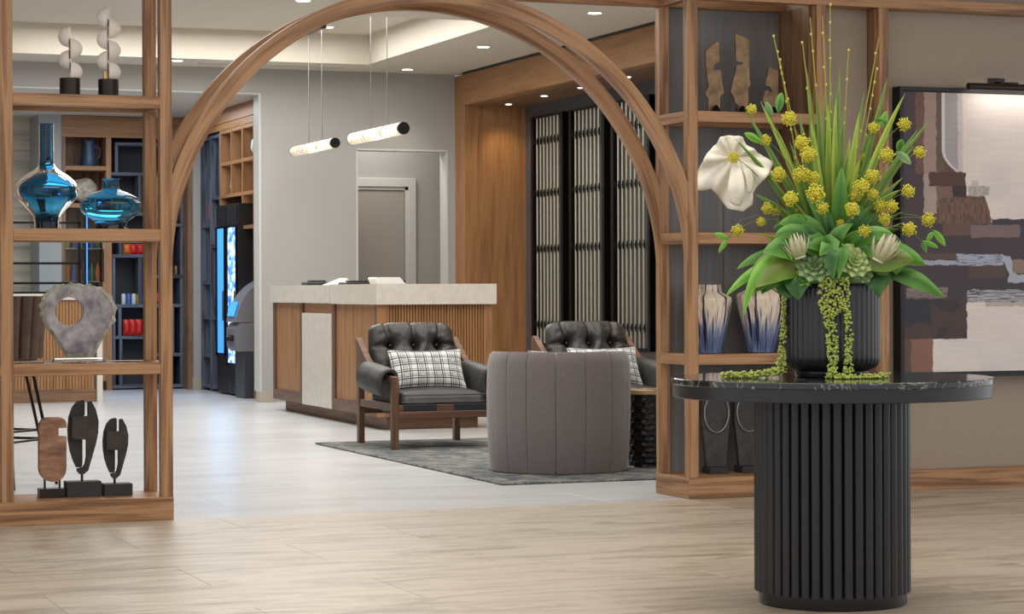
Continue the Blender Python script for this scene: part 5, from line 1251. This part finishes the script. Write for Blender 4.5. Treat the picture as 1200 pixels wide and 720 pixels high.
rosette(943, 325, -.165, 16, 'leaf_green', (-.3, -1, .1), (4, 6, 7)); rosette(1012, 322, -.15, 15, 'succulent', (.3, -1, .1), (4, 6, 7))
# proteas
def protea(u, v, dy, hpx, dirv):
    o_ = D.objects.new('protea_bloom', None); C.objects.link(o_); o_.parent = T; o_.location = A(u, v, dy); d = Vector(dirv).normalized(); e1 = d.cross(Vector((0, 1, 0.01))).normalized(); e2 = e1.cross(d)
    H_ = hpx * S; MB().tube([d * H_ * .0, d * H_ * .35, d * H_ * .7], [H_ * .22, H_ * .26, H_ * .1], 12).build('core', 'protea_petal', o_, smooth=80)
    for ring, (n_, r_, l_) in enumerate(((8, .20, 1.0), (10, .30, .9), (12, .36, .7))):
        for k in range(n_):
            a = 2 * PI * (k + .5 * ring) / n_; rd = e1 * math.cos(a) + e2 * math.sin(a); sd = d.cross(rd); vs = []
            for i in range(6):
                t = i / 5; p = rd * H_ * (r_ * math.sin(PI * (.15 + .5 * t)) + .12 * t * t * ring) + d * H_ * l_ * t; ww = H_ * .085 * math.sin(PI * (.12 + .86 * t)) ** .7
                vs += [p - sd * ww, p + rd * ww * .35, p + sd * ww]
            fs = [(i * 3 + j, i * 3 + j + 1, i * 3 + 4 + j, i * 3 + 3 + j) for i in range(5) for j in (0, 1)]
            MB().add(vs, fs, [(.1 + .8 * (i // 3) / 5, 0) for i in range(18)]).build('bract', 'protea_petal', o_, smooth=180, recalc=False)
protea(938, 302, -.19, 30, (-.3, -.15, .95)); protea(1028, 306, -.17, 36, (.45, -.15, .9))
# string of pearls
mb = MB()
def pearl(p): mb.ball(p, R.uniform(.0036, .0048), 6, 5)
def strand(pts_, n_, sp):
    for i in range(n_):
        t = R.random() * (len(pts_) - 1); k = min(int(t), len(pts_) - 2); f_ = t - k; a_, b_ = pts_[k], pts_[k + 1]
        w_ = a_[3] * (1 - f_) + b_[3] * f_
        p = A(*[a_[q] * (1 - f_) + b_[q] * f_ for q in range(3)]) + Vector((R.uniform(-1, 1) * w_ * S, R.uniform(-1, .5) * sp, R.uniform(-.004, .004))); p.z = p.z + R.uniform(0, .018) if p.z < .02 else p.z; p.z = max(p.z, .0045)
        rr = math.hypot(p.x, p.y)
        if p.z < .31 and p.z > .03 and rr < .169: p.x *= .169 / rr; p.y *= .169 / rr
        if p.z <= .03 and rr < .13: p.x *= .13 / rr; p.y *= .13 / rr
        pearl(p)
strand([(977, 325, -.18, 17), (977, 345, -.18, 18), (978, 368, -.18, 17)], 300, .012)
strand([(971, 365, -.18, 7), (975, 395, -.178, 7), (976, 420, -.178, 6), (976, 440, -.178, 5)], 230, .01)
strand([(993, 360, -.178, 4), (995, 395, -.178, 4), (994, 420, -.178, 4), (994, 438, -.17, 6)], 130, .008)
strand([(972, 444, -.16, 4), (990, 446, -.2, 5), (1015, 445, -.17, 6), (1040, 443.5, -.13, 5)], 260, .03)
strand([(919, 345, -.05, 3), (918, 380, -.05, 3), (917, 410, -.06, 4), (915, 430, -.06, 6)], 150, .01)
strand([(918, 436, -.06, 8), (900, 441, -.08, 5), (870, 443, -.10, 5), (846, 443.5, -.11, 3)], 320, .03)
mb.build('string_of_pearls', 'pearls', T, smooth=80, kind='stuff')
